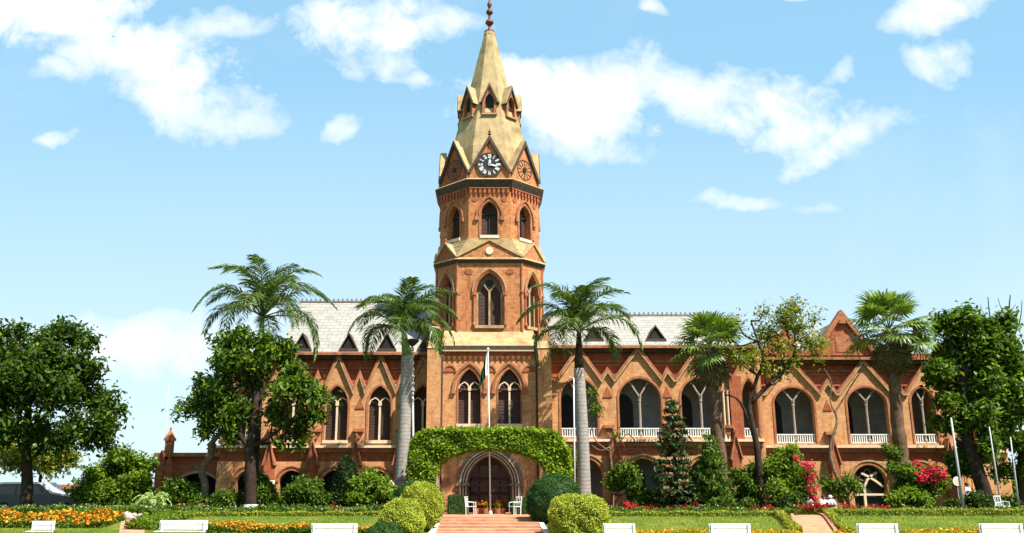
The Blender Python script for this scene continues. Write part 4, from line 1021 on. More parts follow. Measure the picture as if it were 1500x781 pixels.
feather_palm('smooth grey trunked feather palm left of the entrance beside the white lamp post', 55, (585, 748), (596, 521), (591, 483), None, .41, fronds(19, 5, 4.3))
feather_palm('smooth grey trunked feather palm right of the vine arch with red painted foot', 55, (856, 748), (848, 540), (848, 482), None, .39, fronds(18, 11, 4.5), 'bark', 'palmbark', 'redf')

# fan palms ---------------------------------------------------------------
def fan_leaf(rad=1.0, n=26, spread=4.4, droop=.5):
    V = []
    for i in range(n):
        a = (i / (n - 1) - .5) * spread; d = np.array([math.cos(a), math.sin(a), 0]); s_ = np.array([-math.sin(a), math.cos(a), 0])
        l = rad * (1 - .12 * abs(a) / 2.2) * random.uniform(.9, 1.05); p0 = d * .05; p1 = d * l * .45 + np.array([0, 0, -.05 * rad + .03 * (-1) ** i]); dv = random.uniform(.6, 1.5); p2 = d * l * .8 + np.array([0, 0, -droop * rad * .28 * dv]); p3 = d * l * 1.02 + np.array([0, 0, -droop * rad * .85 * dv])
        w1 = s_ * rad * .06; w2 = s_ * rad * .036
        V += [[p0 - s_ * .01, p1 - w1, p1 + w1, p0 + s_ * .01], [p1 - w1, p2 - w2, p2 + w2, p1 + w1], [p2 - w2, p3, p3, p2 + w2]]
    return np.array(V)
def fan_palm(label, Y, foot, top, tr, n, seed, rad=1.0, pet=1.25, dead=14, group=None):
    base = px3(*foot, Y); base.z = G(Y); c_ = px3(*top, Y); t = thing('fan_palm', label, 'palm tree', base, 'fan palms in front of the right wing')
    B = MB(); m = 22; pts = [base.lerp(c_, i / m) + Vector((.05 * math.sin(i), 0, -.1 if i == 0 else 0)) for i in range(m + 1)]
    B.tube(pts, [tr * (1.15 - .25 * i / m) * (1 + .05 * (i % 2)) for i in range(m + 1)], 12, wob=.07); B.build('trunk', MT['fanbark'], t, smooth=True)
    r_ = random.Random(seed)
    for i in range(n + dead):
        isd = i >= n; k = i / n; az = R(i * 137.5 + r_.uniform(-12, 12)); el = R(86 - 108 * k ** .9 + r_.uniform(-8, 8)) if not isd else R(-62 + r_.uniform(-14, 6))
        pl = pet * r_.uniform(.85, 1.1) * (.75 if isd else 1); d = Vector((math.cos(az) * math.cos(el), math.sin(az) * math.cos(el), math.sin(el)))
        tip = c_ + d * pl + Vector((0, 0, -.15 * pl)); V = fan_leaf(rad * r_.uniform(.85, 1.1), 24, 4.2, .3 if not isd else .75)
        tilt = el - R(14) if not isd else el - R(8)
        V = rotz(V.reshape(-1, 3), az, tilt, tuple(tip), r_.uniform(-.3, .3)).reshape(-1, 4, 3)
        f = quads('dry_fan_leaf' if isd else 'fan_leaf', V, L['dead' if isd else 'fan'], t)
        if not isd:
            B = MB(); B.tube([c_, c_.lerp(tip, .5) + Vector((0, 0, .06)), tip], [.035, .028, .02], 5); B.build('petiole', MT['shaft'], f)
    return t
fan_palm('fan palm with brown fibrous trunk rising over the dark conifers', 54.5, (1062, 748), (1040, 508), .33, 29, 2, 1.28, 1.6, 8)
fan_palm('tall fan palm with ivy round its foot before the far right pavilion', 54.5, (1328, 748), (1302, 484), .35, 32, 4, 1.32, 1.8, 16)
# ivy on that palm
tree('ivy', 'dark ivy clump climbing the foot of the tall fan palm', 'ivy', 54.0, [(1318, 748), (1316, 700)], .03, [(1308, 660, 17), (1318, 690, 15), (1322, 715, 14), (1326, 735, 15), (1303, 685, 10)], 5000, 'mid', .17, clump=.1, limbs=False)

# bare / flowering trees on the right
tree('frangipani_tree', 'gnarled thin crowned tree with yellowing leaves and white blossom', 'tree', 53.5, [(1115, 748), (1113, 700), (1108, 650), (1098, 600), (1100, 575)], .24,
     [(1150, 470, 22), (1175, 480, 18), (1130, 490, 18), (1165, 450, 14), (1120, 455, 10), (1185, 505, 14), (1140, 510, 16), (1080, 470, 10), (1195, 465, 9), (1075, 500, 9), (1160, 525, 14), (1200, 520, 8), (1210, 500, 10), (1105, 520, 14), (1085, 530, 12), (1120, 540, 12), (1068, 515, 9), (1150, 545, 10)],
     3600, 'yel', .23, 'bark', clump=.3, shell=.2, per=5, twigs=5, limbs=True,
     extra=[([(1108, 650), (1085, 590), (1062, 578)], .12), ([(1100, 590), (1125, 565), (1150, 540), (1165, 510), (1160, 470)], .15), ([(1100, 585), (1110, 550), (1120, 530), (1110, 500), (1100, 470)], .13), ([(1125, 565), (1148, 535), (1180, 500), (1195, 470)], .1)])
p, o_ = blobpts([(*px3(a, b_, 53.3), .5) for a, b_ in ((1183, 484), (1196, 482), (1190, 494), (1172, 505), (1142, 480))], 150, .2, .1, 5)
tag(quads('blossom', leaves(p, .16, .9), L['whitef']), 'white blossom clusters among the yellowing leaves of the gnarled tree', 'blossom', kind='stuff')
def bare(label, Y, foot, limbs_, cat='tree', m='tawny', lv=None):
    base = px3(*foot, Y); base.z = G(Y); t = thing('bare_tree', label, cat, base); first = True
    for pts, r0 in limbs_:
        B = MB(); q = [px3(a, b_, Y) for a, b_ in pts]
        if first: q[0].z = G(Y) - .1
        limb(B, q, r0, r0 * .45, 7, .08); B.build('trunk' if first else 'branch', MT[m], t, smooth=True); first = False
    if lv:
        p, o_ = blobpts([(*px3(a, b_, Y), r_) for a, b_, r_ in lv], 500, .2, .15, 5); quads('leaves', leaves(p, .2, .4), L['mid'], t)
bare('slender bare crooked tree between the two pavilion windows', 54, (1245, 748), [([(1245, 748), (1238, 720), (1222, 690), (1216, 655), (1226, 620), (1222, 600)], .13), ([(1222, 605), (1235, 585), (1250, 560), (1262, 540), (1258, 520)], .06), ([(1222, 604), (1216, 585), (1218, 560), (1207, 540)], .05)])
bare('pale bare tree with dead drooping branches right of the feather palm', 56, (897, 748), [([(897, 748), (897, 700), (894, 665), (893, 650)], .1), ([(894, 660), (910, 645), (920, 636), (932, 650), (936, 668)], .05), ([(894, 662), (875, 648), (868, 632), (872, 610)], .05), ([(893, 655), (880, 660), (866, 652)], .05), ([(910, 645), (915, 655), (918, 672)], .03), ([(868, 632), (858, 600), (870, 575)], .03)], lv=[(872, 600, .5), (866, 575, .4), (905, 640, .3)])
tree('dense_tree', 'large dense dark tree with leaning trunk covering the right end of the building', 'tree', 54.5, [(1448, 752), (1440, 715), (1424, 665), (1410, 610), (1415, 560)], .48,
     [(1390, 480, 20), (1420, 475, 24), (1450, 490, 24), (1395, 515, 28), (1430, 520, 32), (1470, 510, 20), (1395, 555, 28), (1435, 560, 32), (1475, 545, 26), (1385, 590, 18), (1420, 605, 28), (1465, 590, 28), (1450, 625, 20), (1400, 625, 12), (1480, 620, 22), (1490, 580, 24), (1480, 520, 22), (1375, 545, 16), (1380, 620, 12), (1440, 655, 14), (1470, 475, 16), (1385, 470, 12), (1410, 460, 10)],
     22000, 'mid', .34, clump=.24, shell=.5)
tree('broadleaf_tree', 'mid green tree with dead twigs at the right edge of the frame', 'tree', 58, [(1497, 752), (1495, 700), (1496, 640)], .25, [(1500, 600, 28), (1480, 650, 22), (1510, 650, 30), (1520, 560, 40), (1492, 545, 16), (1470, 690, 18), (1500, 690, 20)], 8500, 'mid', .3,
     extra=[([(1500, 560), (1484, 510), (1478, 465), (1480, 432)], .09), ([(1490, 530), (1455, 480), (1447, 435)], .07), ([(1480, 505), (1494, 470), (1497, 440)], .05), ([(1478, 470), (1466, 450), (1462, 436)], .035), ([(1452, 475), (1440, 458), (1436, 446)], .03), ([(1479, 460), (1488, 445)], .03)], clump=.24)

# conifers ----------------------------------------------------------------
def conifer(label, Y, px, ytop, ybot, wpx, tiers, n, m='cone', per=26, rough=1.0, lsize=.3):
    base = px3(px, ybot, Y); base.z = G(Y); top = px3(px, ytop, Y); H = top.z - base.z; t = thing('conifer', label, 'conifer', base)
    B = MB(); B.tube([(base.x, Y, base.z - .1), (base.x, Y, base.z + H * .5), (base.x, Y, top.z)], [.16, .09, .02], 8); B.build('trunk', MT['bark'], t)
    Wd = wpx * M(700, Y) / 2; V = []; BB = MB()
    for k in range(tiers):
        f = k / tiers; z_ = base.z + .35 + (H - .3) * f; rr = Wd * (1 - f) ** .75 + .12
        nb = max(5, int(9 * (1 - f) + 5))
        for j in range(nb):
            a = 2 * math.pi * (j + random.random() * .8) / nb; l = rr * random.uniform(.65, 1.12); d = np.array([math.cos(a), math.sin(a), .18])
            zz_ = z_ + random.uniform(-.12, .12) * rough
            BB.tube([(base.x, Y, zz_), tuple(np.array([base.x, Y, zz_]) + d * l)], [.025, .01], 4, cap=False)
            q = rng.uniform(.12, 1, (per, 1)) ** .7; p = np.array([base.x, Y, zz_]) + d * l * q + rng.normal(size=(per, 3)) * np.array([.1, .1, .07])
            p[:, 2] -= .14 * q[:, 0] ** 2 * l; V.append(leaves(p, lsize, .28, .1, np.repeat(d[None] * .9, per, 0)))
    BB.build('branches', MT['bark'], t); quads('needles', np.concatenate(V), L[m], t)
conifer('tall dark tiered conifer before the right wing', 52.5, 992, 583, 748, 80, 15, 0, per=30, rough=.4, lsize=.34)
conifer('broad green juniper beside the tiered conifer', 52.0, 1046, 640, 748, 72, 20, 0, 'mid', 30, 2.0, .26)
def cypress(label, Y, px, ytop, ybot, wpx):
    base = px3(px, ybot, Y); base.z = G(Y); H = px3(px, ytop, Y).z - base.z; t = thing('clipped_cypress', label, 'cypress', base); r = wpx * M(700, Y) / 2
    B = MB(); prof = [(r * .75, .05), (r * .92, H * .3), (r * .88, H * .6), (r * .68, H * .85), (r * .3, H * .97), (.02, H)]; B.lathe([(a * .88, b_ * .97) for a, b_ in prof], base, 14); o = B.build('core', L['ball'], t, smooth=True)
    n = 6500; f = rng.uniform(0, 1, n); a = rng.uniform(0, 6.28, n); rr = np.interp(f * H, [q[1] for q in prof], [q[0] for q in prof]) * (1 + .1 * np.sin(a * 3 + f * 9)) * rng.uniform(.88, 1.06, n)
    p = np.stack([base.x + rr * np.cos(a), Y + rr * np.sin(a), base.z + f * H], 1); out_ = np.stack([np.cos(a) * .5, np.sin(a) * .5, np.full(n, 1.2)], 1)
    quads('foliage', leaves(p, .17, .35, .1, out_), L['cone'], t)
cypress('dark narrow clipped cypress between the left wing arches', 53.0, 505, 668, 748, 39)

# bushes
def bush(name, label, Y, blobs, n, m, size=.2, cat='shrub', group=None, clump=.14, shell=.6, foot=None):
    cx_ = sum(q[0] for q in blobs) / len(blobs)
    t = tree(name, label, cat, Y, [(cx_, 748), (cx_, 735)], .05, blobs, n, m, size, clump=clump, group=group, shell=shell, zjit=.5, limbs=True)
    return t
bush('shrub', 'bright green spreading shrub right of the narrow cypress', 52.6, [(535, 712, 20), (555, 715, 20), (545, 700, 12), (570, 725, 16), (525, 730, 16), (550, 738, 14)], 7500, 'bright', .24)
bush('shrub', 'dull green rounded shrub left of the narrow cypress', 52.6, [(440, 722, 20), (465, 720, 18), (450, 735, 20), (425, 735, 14), (478, 735, 12)], 6500, 'mid', .2)
bush('shrub', 'mid green shrub behind the forked dark trunk', 54.5, [(385, 720, 20), (375, 705, 14), (395, 735, 14), (360, 730, 10)], 4500, 'mid', .2)
bush('shrub', 'dark green shrub in front of the annex arch', 54, [(255, 720, 18), (275, 722, 18), (242, 728, 12), (268, 712, 10), (290, 735, 10)], 5500, 'mid', .2)
bush('shrub', 'low green shrub between the bare trunk and the dark trunk', 53.5, [(320, 735, 14), (340, 735, 14), (332, 728, 10)], 3200, 'mid', .18)
bush('shrub', 'dense green shrub behind the gnarled tree trunk', 54.5, [(1088, 705, 24), (1095, 725, 22), (1075, 730, 16), (1108, 690, 14)], 7000, 'mid', .2)
bush('shrub', 'feathery olive shrub beside the slender bare tree', 54.3, [(1215, 712, 14), (1240, 708, 16), (1228, 722, 16), (1255, 715, 10)], 2500, 'mid', .16, shell=.3)
bush('shrub', 'bright green shrub at the foot of the ivy clad fan palm', 52.3, [(1330, 728, 14), (1345, 735, 14), (1318, 738, 10), (1310, 730, 8)], 3200, 'bright', .22)
bush('shrub', 'loose green shrub behind the first leaning pole', 55.5, [(1405, 670, 20), (1395, 690, 18), (1418, 685, 16), (1440, 665, 14), (1410, 655, 10)], 5500, 'mid', .24)
bush('shrub', 'yellow green shrub to the right of the vine arch', 56.5, [(838, 665, 11), (842, 690, 12), (838, 712, 11), (835, 678, 10)], 3000, 'yel', .2)
bush('shrub', 'yellowish bush left of the vine arch behind the grey palm trunk', 56.0, [(604, 680, 10), (602, 700, 11), (606, 664, 8)], 2200, 'bright', .2)
bush('shrub', 'shaded dark shrub under the dense tree', 52.5, [(1435, 738, 16), (1460, 740, 12), (1400, 742, 10), (1480, 738, 12)], 4200, 'dark', .2)
bush('shrub', 'dark glossy undergrowth below the left bougainvillea', 52.5, [(1140, 738, 16), (1160, 740, 16), (1175, 738, 12), (1095, 742, 10)], 4200, 'dark', .2)
bush('shrub', 'dark green undergrowth at the foot of the tiered conifer', 53.2, [(935, 738, 12), (960, 738, 16), (985, 738, 16), (1015, 735, 20), (950, 725, 10)], 6500, 'mid', .18)
tree('young_tree', 'small round headed tree with white and red painted stem', 'tree', 53, [(897, 748), (897, 725), (905, 705)], .06, [(912, 700, 17), (922, 705, 13), (900, 706, 12), (912, 688, 9), (928, 712, 8)], 4600, 'mid', .2, clump=.14)
# bougainvillea
def boug(label, Y, blobs, pink, n, np_):
    t = tree('bougainvillea', label, 'flowering shrub', Y, [(blobs[0][0], 748), (blobs[0][0], 725)], .08, blobs, n, 'bright', .2, clump=.16, shell=.5)
    W = [(*px3(a, b_, Y - .9), r_ * M(b_, Y)) for a, b_, r_ in pink]; p, o_ = blobpts(W, np_, .3, .12, 7); quads('blossom', leaves(p, .15, .85), L['pink'], t)
boug('bushy bougainvillea with pink blossom down its right side under the pavilion', 53.2, [(1150, 685, 24), (1135, 700, 20), (1170, 690, 22), (1160, 668, 16), (1180, 710, 15), (1140, 720, 18), (1165, 722, 18)], [(1186, 685, 6), (1188, 700, 7), (1190, 715, 7), (1178, 678, 5), (1192, 730, 5), (1168, 672, 5)], 9000, 260)
boug('bougainvillea with a bright magenta mass right of the tall fan palm', 53.6, [(1348, 690, 14), (1360, 705, 16), (1345, 715, 14), (1370, 695, 13), (1338, 700, 10), (1355, 722, 14), (1380, 710, 8)], [(1376, 688, 9), (1382, 698, 6), (1360, 692, 8), (1350, 700, 8), (1345, 680, 5), (1368, 705, 5)], 7500, 430)
# cycad-like pale plant
base = px3(222, 742, 52.5); base.z = G(52.5); t = thing('cycad', 'pale green feathery cycad left of the annex wall', 'plant', base)
V = []
for i in range(15):
    ra, q = feather_frond(1.35, 22, .22, 1.1, 1.0); V.append(rotz(q.reshape(-1, 3), R(i * 137.5), R(38 - 4 * i), (base.x, base.y, base.z + .5)).reshape(-1, 4, 3))
quads('leaves', np.concatenate(V), L['palecyc'], t); B = MB(); B.lathe([(.2, 0), (.22, .3), (.14, .55)], base, 10); B.build('trunk', MT['bark'], t)

# clipped balls -----------------------------------------------------------
def topiary(label, Y, px, py, rpx, rz=1.0, m='lime', n=9000, size=.075, box=0, name='topiary_ball'):
    c = px3(px, py, Y); r = rpx * M(py, Y); gz = G(Y); t = thing(name, label, 'topiary', (c.x, Y, gz))
    d = unit(rng.normal(size=(n, 3)))
    def shape(d, k=1.0):
        if box: 
            q = np.abs(d) ** box; s_ = q.sum(1, keepdims=True) ** (-1 / box); dd = d * s_
        else: dd = d
        nz = .045 * np.sin(d[:, :1] * 7 + px) * np.sin(d[:, 1:2] * 6 + 1) + .03 * np.sin(d[:, 2:] * 11 + d[:, :1] * 9)
        return np.array([c.x, Y, c.z]) + dd * r * np.array([1, 1, rz]) * (k + nz)
    B = MB(); nu, nv = 20, 12; dirs = []
    for j in range(nv + 1):
        for i in range(nu):
            th = math.pi * j / nv; ph = 2 * math.pi * i / nu; dirs.append((math.sin(th) * math.cos(ph), math.sin(th) * math.sin(ph), math.cos(th)))
    vv = shape(np.array(dirs), .955); vv[:, 2] = np.maximum(vv[:, 2], gz + .01)
    B.v = [tuple(q) for q in vv]; B.f = [(j * nu + i, j * nu + (i + 1) % nu, (j + 1) * nu + (i + 1) % nu, (j + 1) * nu + i) for j in range(nv) for i in range(nu)]
    B.build('core', L['ball' if m == 'ball' else 'mid'], t, smooth=True)
    kk = 1 + .03 * rng.normal(size=(n, 1)); p = np.array(shape(d)); p = (p - np.array([c.x, Y, c.z])) * kk + np.array([c.x, Y, c.z]); p += d * .02 * rng.uniform(-1, 1, (n, 1)); ok = p[:, 2] > gz + .02
    quads('leaves', leaves(p[ok], size, .6, .1, d[ok] * 1.1), L[m], t)
    if c.z - r * rz > gz + .05:
        B = MB(); B.tube([(c.x, Y, gz - .05), (c.x, Y, c.z)], [.06, .05], 6); B.build('stem', MT['bark'], t)
G_ = 'clipped balls beside the steps'
topiary('large yellow green clipped ball, the upper one left of the steps', 43.2, 617, 743, 32, 1.06, n=14000, group=None) if False else topiary('large yellow green clipped ball, the upper one left of the steps', 43.2, 617, 742, 31, 1.1, n=13000)
topiary('yellow green clipped ball nearest the bench, left of the steps', 41.2, 589, 765, 33, 1.0, n=13000)
topiary('low dark green clipped ball at the bottom edge beside the yellow balls', 39.8, 563, 791, 28, .9, 'ball', n=9000, size=.06)
topiary('dark green clipped dome behind the upper yellow ball', 47.5, 611, 741, 38, .95, 'ball', n=14000, size=.07)
topiary('very large dark green clipped ball right of the steps', 46.5, 812, 736, 38.5, 1.03, 'ball', n=17000, size=.07)
topiary('wide square shouldered yellow green clipped bush right of the steps', 40.8, 847, 764, 41, .88, n=18000, size=.085, box=3.2)
topiary('small yellow green clump behind the square shouldered clipped bush', 41.9, 822, 753, 18, 1.3, n=5000, size=.08)
def leafbox(name, label, cat, x0, x1, y0, y1, z0, z1, m, dens=260, size=.09, kind=None, group=None, core='mid', lump=.04, cols=None):
    t = thing(name, label, cat, ((x0 + x1) / 2, (y0 + y1) / 2, z0), group)
    if kind: t['kind'] = kind
    B = MB(); nx_ = max(2, int((x1 - x0) / .4)); e = .04
    B.box(x0 + e, x1 - e, y0 + e, y1 - e, z0 - .2, z1 - e); B.build('core', L[core], t)
    A = [(x1 - x0) * (y1 - y0), (x1 - x0) * (z1 - z0), (y1 - y0) * (z1 - z0)]; V = []
    for a, k in zip((A[0], A[1], A[2], A[2]), range(4)):
        n = int(a * dens) + 4; u_, v_ = rng.uniform(0, 1, n), rng.uniform(0, 1, n); o_ = np.zeros((n, 3))
        if k == 0: p = np.stack([x0 + u_ * (x1 - x0), y0 + v_ * (y1 - y0), np.full(n, z1)], 1); o_[:, 2] = 1
        elif k == 1: p = np.stack([x0 + u_ * (x1 - x0), np.full(n, y0), z0 + v_ * (z1 - z0)], 1); o_[:, 1] = -1
        else: p = np.stack([np.full(n, x0 if k == 2 else x1), y0 + u_ * (y1 - y0), z0 + v_ * (z1 - z0)], 1); o_[:, 0] = -1 if k == 2 else 1
        p += rng.normal(size=p.shape) * lump * .6; p[:, 2] += lump * np.sin(p[:, 0] * 3.1 + 1.3) * (v_ if k else 1); V.append(leaves(p, size, .55, .2, o_))
    quads('leaves', np.concatenate(V), L[m], t); return t
def xpx(p, Y, py=760): return X(p, py, Y)
leafbox('box_hedge', 'dark cube hedge left of the doorway', 'hedge', xpx(656, 52.5), xpx(685, 52.5), 52.5, 53.7, .2, Z(727, 52.5), 'ball', 420, .07, core='ball')
leafbox('box_hedge', 'dark cube hedge right of the doorway', 'hedge', xpx(750, 52.5), xpx(800, 52.5), 52.5, 53.7, .2, Z(731, 52.5), 'ball', 420, .07, core='ball')

# vine arch ---------------------------------------------------------------
YV = 52.8; va = thing('vine_arch', 'broad archway of bright green vine spanning the path before the doorway', 'vine arch', (0, YV, .2))
def VP(px, py): x, z = P(px, py, YV); return (x, z)
outer = [(599, 722), (600, 690), (604, 655), (612, 638), (630, 632), (660, 630), (700, 631), (740, 630), (780, 631), (806, 634), (820, 644), (830, 660), (834, 690), (833, 722)]
inner = [(803, 722), (800, 692), (793, 678), (778, 668), (755, 661), (718, 657), (685, 660), (660, 667), (645, 678), (640, 695), (638, 722)]
op = [VP(*q) for q in outer] + [VP(*q) for q in inner]
def shrink(lp, e):
    out_ = []; n = len(lp)
    for i in range(n):
        a, b_, c = lp[i - 1], lp[i], lp[(i + 1) % n]; dx, dy = c[0] - a[0], c[1] - a[1]; l = math.hypot(dx, dy); out_.append((b_[0] + dy / l * -e * -1, b_[1] - dx / l * e))
    return out_
TVf = TX(0, YV); B = MB(); core = shrink(op, .14)
B.solid(core, TVf, -.45, .45); B.build('core', L['ball'], va)
V = []
tri = tessellate_polygon([[Vector((a, b_, 0)) for a, b_ in op]])
def sample_tri(n):
    ar = []; T3 = []
    for t3 in tri:
        a, b_, c = [np.array(op[i]) for i in t3]; T3.append((a, b_, c)); ar.append(abs(np.cross(b_ - a, c - a)) / 2)
    ar = np.array(ar); idx = rng.choice(len(ar), n, p=ar / ar.sum()); r1, r2 = np.sqrt(rng.uniform(0, 1, (n, 1))), rng.uniform(0, 1, (n, 1))
    A_, B_, C_ = [np.array([T3[i][k] for i in idx]) for k in range(3)]; return A_ * (1 - r1) + B_ * r1 * (1 - r2) + C_ * r1 * r2
for yy_, nn_ in ((-.55, 10500), (.55, 3000)):
    q = sample_tri(nn_); ph = np.sin(q[:, 0] * 2.7) * np.sin(q[:, 1] * 3.3 + 1); p = np.stack([q[:, 0], YV + yy_ + .12 * ph + rng.normal(size=nn_) * .07, q[:, 1]], 1); o_ = np.zeros((nn_, 3)); o_[:, 1] = -1 if yy_ < 0 else 1; V.append(leaves(p, .17, .6, .25, o_))
ol = [VP(*q) for q in outer]; seg = np.array(ol)
n = 7500; s_ = rng.uniform(0, len(seg) - 1.001, n); i0 = s_.astype(int); f = (s_ - i0)[:, None]; q = seg[i0] * (1 - f) + seg[i0 + 1] * f
p = np.stack([q[:, 0], YV + rng.uniform(-.6, .6, n), q[:, 1]], 1) + rng.normal(size=(n, 3)) * .08; o_ = np.zeros((n, 3)); o_[:, 2] = .6; V.append(leaves(p, .19, .6, .3, o_))
seg = np.array([VP(*q) for q in inner]); n = 2600; s_ = rng.uniform(0, len(seg) - 1.001, n); i0 = s_.astype(int); f = (s_ - i0)[:, None]; q = seg[i0] * (1 - f) + seg[i0 + 1] * f
p = np.stack([q[:, 0], YV + rng.uniform(-.5, .5, n), q[:, 1] - np.abs(rng.normal(size=n)) * .07], 1); V.append(leaves(p, .15, .55))
quads('leaves', np.concatenate(V), L['vine'], va)
B = MB()
for px_ in (640, 800):
    for dy in (-.4, .4): B.tube([(VP(px_, 720)[0], YV + dy, .1), (VP(px_, 720)[0], YV + dy, VP(0, 690)[1])], .05, 6)
B.build('post', MT['metal'], va)
# tendrils hanging under the arch
V = []
for px_ in (655, 662, 676, 772, 781, 768, 690):
    x, z = VP(px_, 664 if 690 > px_ or px_ > 760 else 660); m_ = 14; p = np.stack([x + rng.normal(size=m_) * .06, YV - .3 + rng.normal(size=m_) * .08, z - rng.uniform(0, .5, m_)], 1); V.append(leaves(p, .13, .5))
quads('tendrils', np.concatenate(V), L['vine'], va)
# ================================================================= BEDS, HEDGES, GRASS
def gz(Y): return np.array([G(float(y)) for y in np.atleast_1d(Y)])
def bed(name, label, cat, regs, nl, nf, fm, h=.3, lm='mid', ls=.13, fs=.085, kind='stuff'):
    """regs: (px0, px1, Y0, Y1) rectangles"""
    A = np.array([(X(b_, 760, (c + d) / 2) - X(a, 760, (c + d) / 2)) * (d - c) for a, b_, c, d in regs]); t = None; P_ = []; Q_ = []
    for (a, b_, c, d), w_ in zip(regs, A / A.sum()):
        for n, dst, top in ((int(nl * w_), P_, 0), (int(nf * w_), Q_, 1)):
            Y = rng.uniform(c, d, n); x = X(a, 760, (c + d) / 2) + rng.uniform(0, 1, n) * (X(b_, 760, (c + d) / 2) - X(a, 760, (c + d) / 2))
            hh = h * (.75 + .35 * np.sin(x * 1.7 + Y) * np.sin(x * .6 + 2 * Y) + .12 * rng.normal(size=n))
            z = gz(Y) + (hh * rng.uniform(.05, 1, n) if not top else hh * rng.uniform(.82, 1.15, n)); dst.append(np.stack([x, Y, z], 1))
    P_ = np.concatenate(P_); o = quads(name, leaves(P_, ls, .45, .3), L[lm]); tag(o, label, cat, kind=kind)
    if fm:
        Q_ = np.concatenate(Q_); pt_ = np.sin(Q_[:, 0] * 2.3 + 1) * np.sin(Q_[:, 1] * 2.9 + Q_[:, 0] * .7) + .5 * np.sin(Q_[:, 0] * 5.1); Q_ = Q_[pt_ + rng.normal(size=len(Q_)) * .35 > -.45]; n = len(Q_)
        Q2 = np.repeat(Q_, 3, 0) + rng.normal(size=(3 * n, 3)) * .012; f = quads('flowers', leaves(Q2, fs, .9, 1.2, None, .55), L[fm]); f.parent = o
    return o
bed('marigold_bed', 'bed of orange and yellow marigolds along the left lawn edge before the big tree', 'flower bed', [(-40, 172, 44.2, 47.5)], 16000, 1500, 'orange', .46, fs=.11)
bed('marigold_bed', 'long strip of orange marigolds behind and between the left white benches', 'flower bed', [(298, 410, 42.0, 43.6), (410, 566, 40.6, 41.8)], 10000, 1050, 'orange', .36, fs=.095)
bed('marigold_bed', 'sparse orange flowers scattered in the grass before the right benches', 'flower bed', [(930, 1060, 40.0, 42.2), (1060, 1165, 40, 42.0), (1320, 1530, 40.0, 42.2), (1225, 1262, 40, 41.5)], 7000, 900, 'orange', .2, 'hedge', fs=.085)
bed('red_flower_bed', 'row of dark red flowers under the conifers', 'flower bed', [(915, 1022, 51.0, 52.2), (1098, 1136, 51.0, 52), (1165, 1200, 51.0, 52)], 3000, 1500, 'redflower', .5, fs=.11)
bed('red_flower_bed', 'row of dark red flowers in front of the pavilion arches', 'flower bed', [(1200, 1218, 51.0, 52), (1240, 1300, 51.2, 52.4)], 1800, 800, 'redflower', .48, fs=.11)
bed('red_flower_bed', 'few red and pale flowers along the border left of the balls', 'flower bed', [(475, 600, 51.0, 52.0), (255, 300, 51, 51.8)], 5000, 200, 'redflower', .5, fs=.12)
bed('border_plants', 'low mixed green border plants along the foot of the left wing', 'border', [(-40, 120, 48.6, 52), (120, 260, 48.6, 52), (260, 600, 49.5, 52)], 30000, 700, 'whitef', .5, 'mid', .17, .06)
bed('border_plants', 'low mixed green border plants along the foot of the right wing', 'border', [(880, 1160, 49.6, 52), (1200, 1540, 50.6, 52.5)], 20000, 300, 'whitef', .42, 'mid', .16, .06)
bed('border_plants', 'bright yellow green leafy plants at the left end of the long border', 'border', [(210, 262, 43.6, 48.4), (120, 165, 47.4, 48.6)], 6500, 0, None, .45, 'bright', .17)
leafbox('low_hedge', 'low yellow green clipped hedge along the far edge of the left lawn', 'hedge', xpx(255, 49), xpx(470, 49), 49.0, 49.5, .17, .38, 'hedge', 300, .1, core='mid')
leafbox('low_hedge', 'low yellow green clipped hedge between the cypress and the dark dome', 'hedge', xpx(476, 49), xpx(588, 49), 49.0, 49.5, .17, .38, 'hedge', 300, .1, core='mid')
leafbox('low_hedge', 'low yellow green clipped hedge on the lawn below the conifers', 'hedge', xpx(884, 49), xpx(1145, 49), 49.0, 49.5, .17, .40, 'hedge', 300, .1, core='mid')
leafbox('low_hedge', 'long low yellow green clipped hedge under the far right pavilion', 'hedge', xpx(1212, 49.4), xpx(1560, 49.4), 49.4, 50.1, .17, .52, 'hedge', 300, .1, core='mid')
def diag_hedge(label, pts, h=.32, wd=.45):
    x0, Y0 = xpx(pts[0][0], pts[0][1]), pts[0][1]; t = thing('low_hedge', label, 'hedge', (x0, Y0, G(Y0))); n = 3200
    q = [(xpx(a, y), y) for a, y in pts]; seg = np.array(q); s_ = rng.uniform(0, len(seg) - 1.001, n); i0 = s_.astype(int); f = (s_ - i0)[:, None]; c = seg[i0] * (1 - f) + seg[i0 + 1] * f
    x = c[:, 0] + rng.uniform(-wd, wd, n) / 2; z = gz(c[:, 1]) + h * rng.uniform(.1, 1.05, n); quads('leaves', leaves(np.stack([x, c[:, 1], z], 1), .12, .5, .5), L['hedge'], t)
diag_hedge('short sloping hedge along the left side of the side path', [(1140, 49.3), (1150, 46.5), (1160, 43.5), (1168, 41)])
diag_hedge('short sloping hedge along the right side of the side path', [(1214, 49.2), (1222, 46.5), (1234, 43.5), (1242, 41)])
# grass tufts
n = 60000; Y = rng.uniform(38.5, 50.5, n); x = rng.uniform(-34, 34, n); ok = (np.abs(x) > 2.8)
sx0 = np.array([X(1158, 770, float(y)) for y in Y]); sx1 = np.array([X(1232, 770, float(y)) for y in Y]); ok &= ~((x > sx0) & (x < sx1))
sx0 = np.array([X(174, 770, float(y)) for y in Y]); sx1 = np.array([X(214, 770, float(y)) for y in Y]); ok &= ~((x > sx0) & (x < sx1))
p = np.stack([x, Y, gz(Y) + .03], 1)[ok]; d = np.zeros_like(p); d[:, 2] = 2.2
LG = leafmat('grass_blades', [(.06, .12, .012), (.11, .18, .02), (.22, .25, .04)], .3)
tag(quads('grass', leaves(p, .13, .16, .1, d), LG), 'short green and yellowing grass covering the lawns', 'grass', kind='stuff')
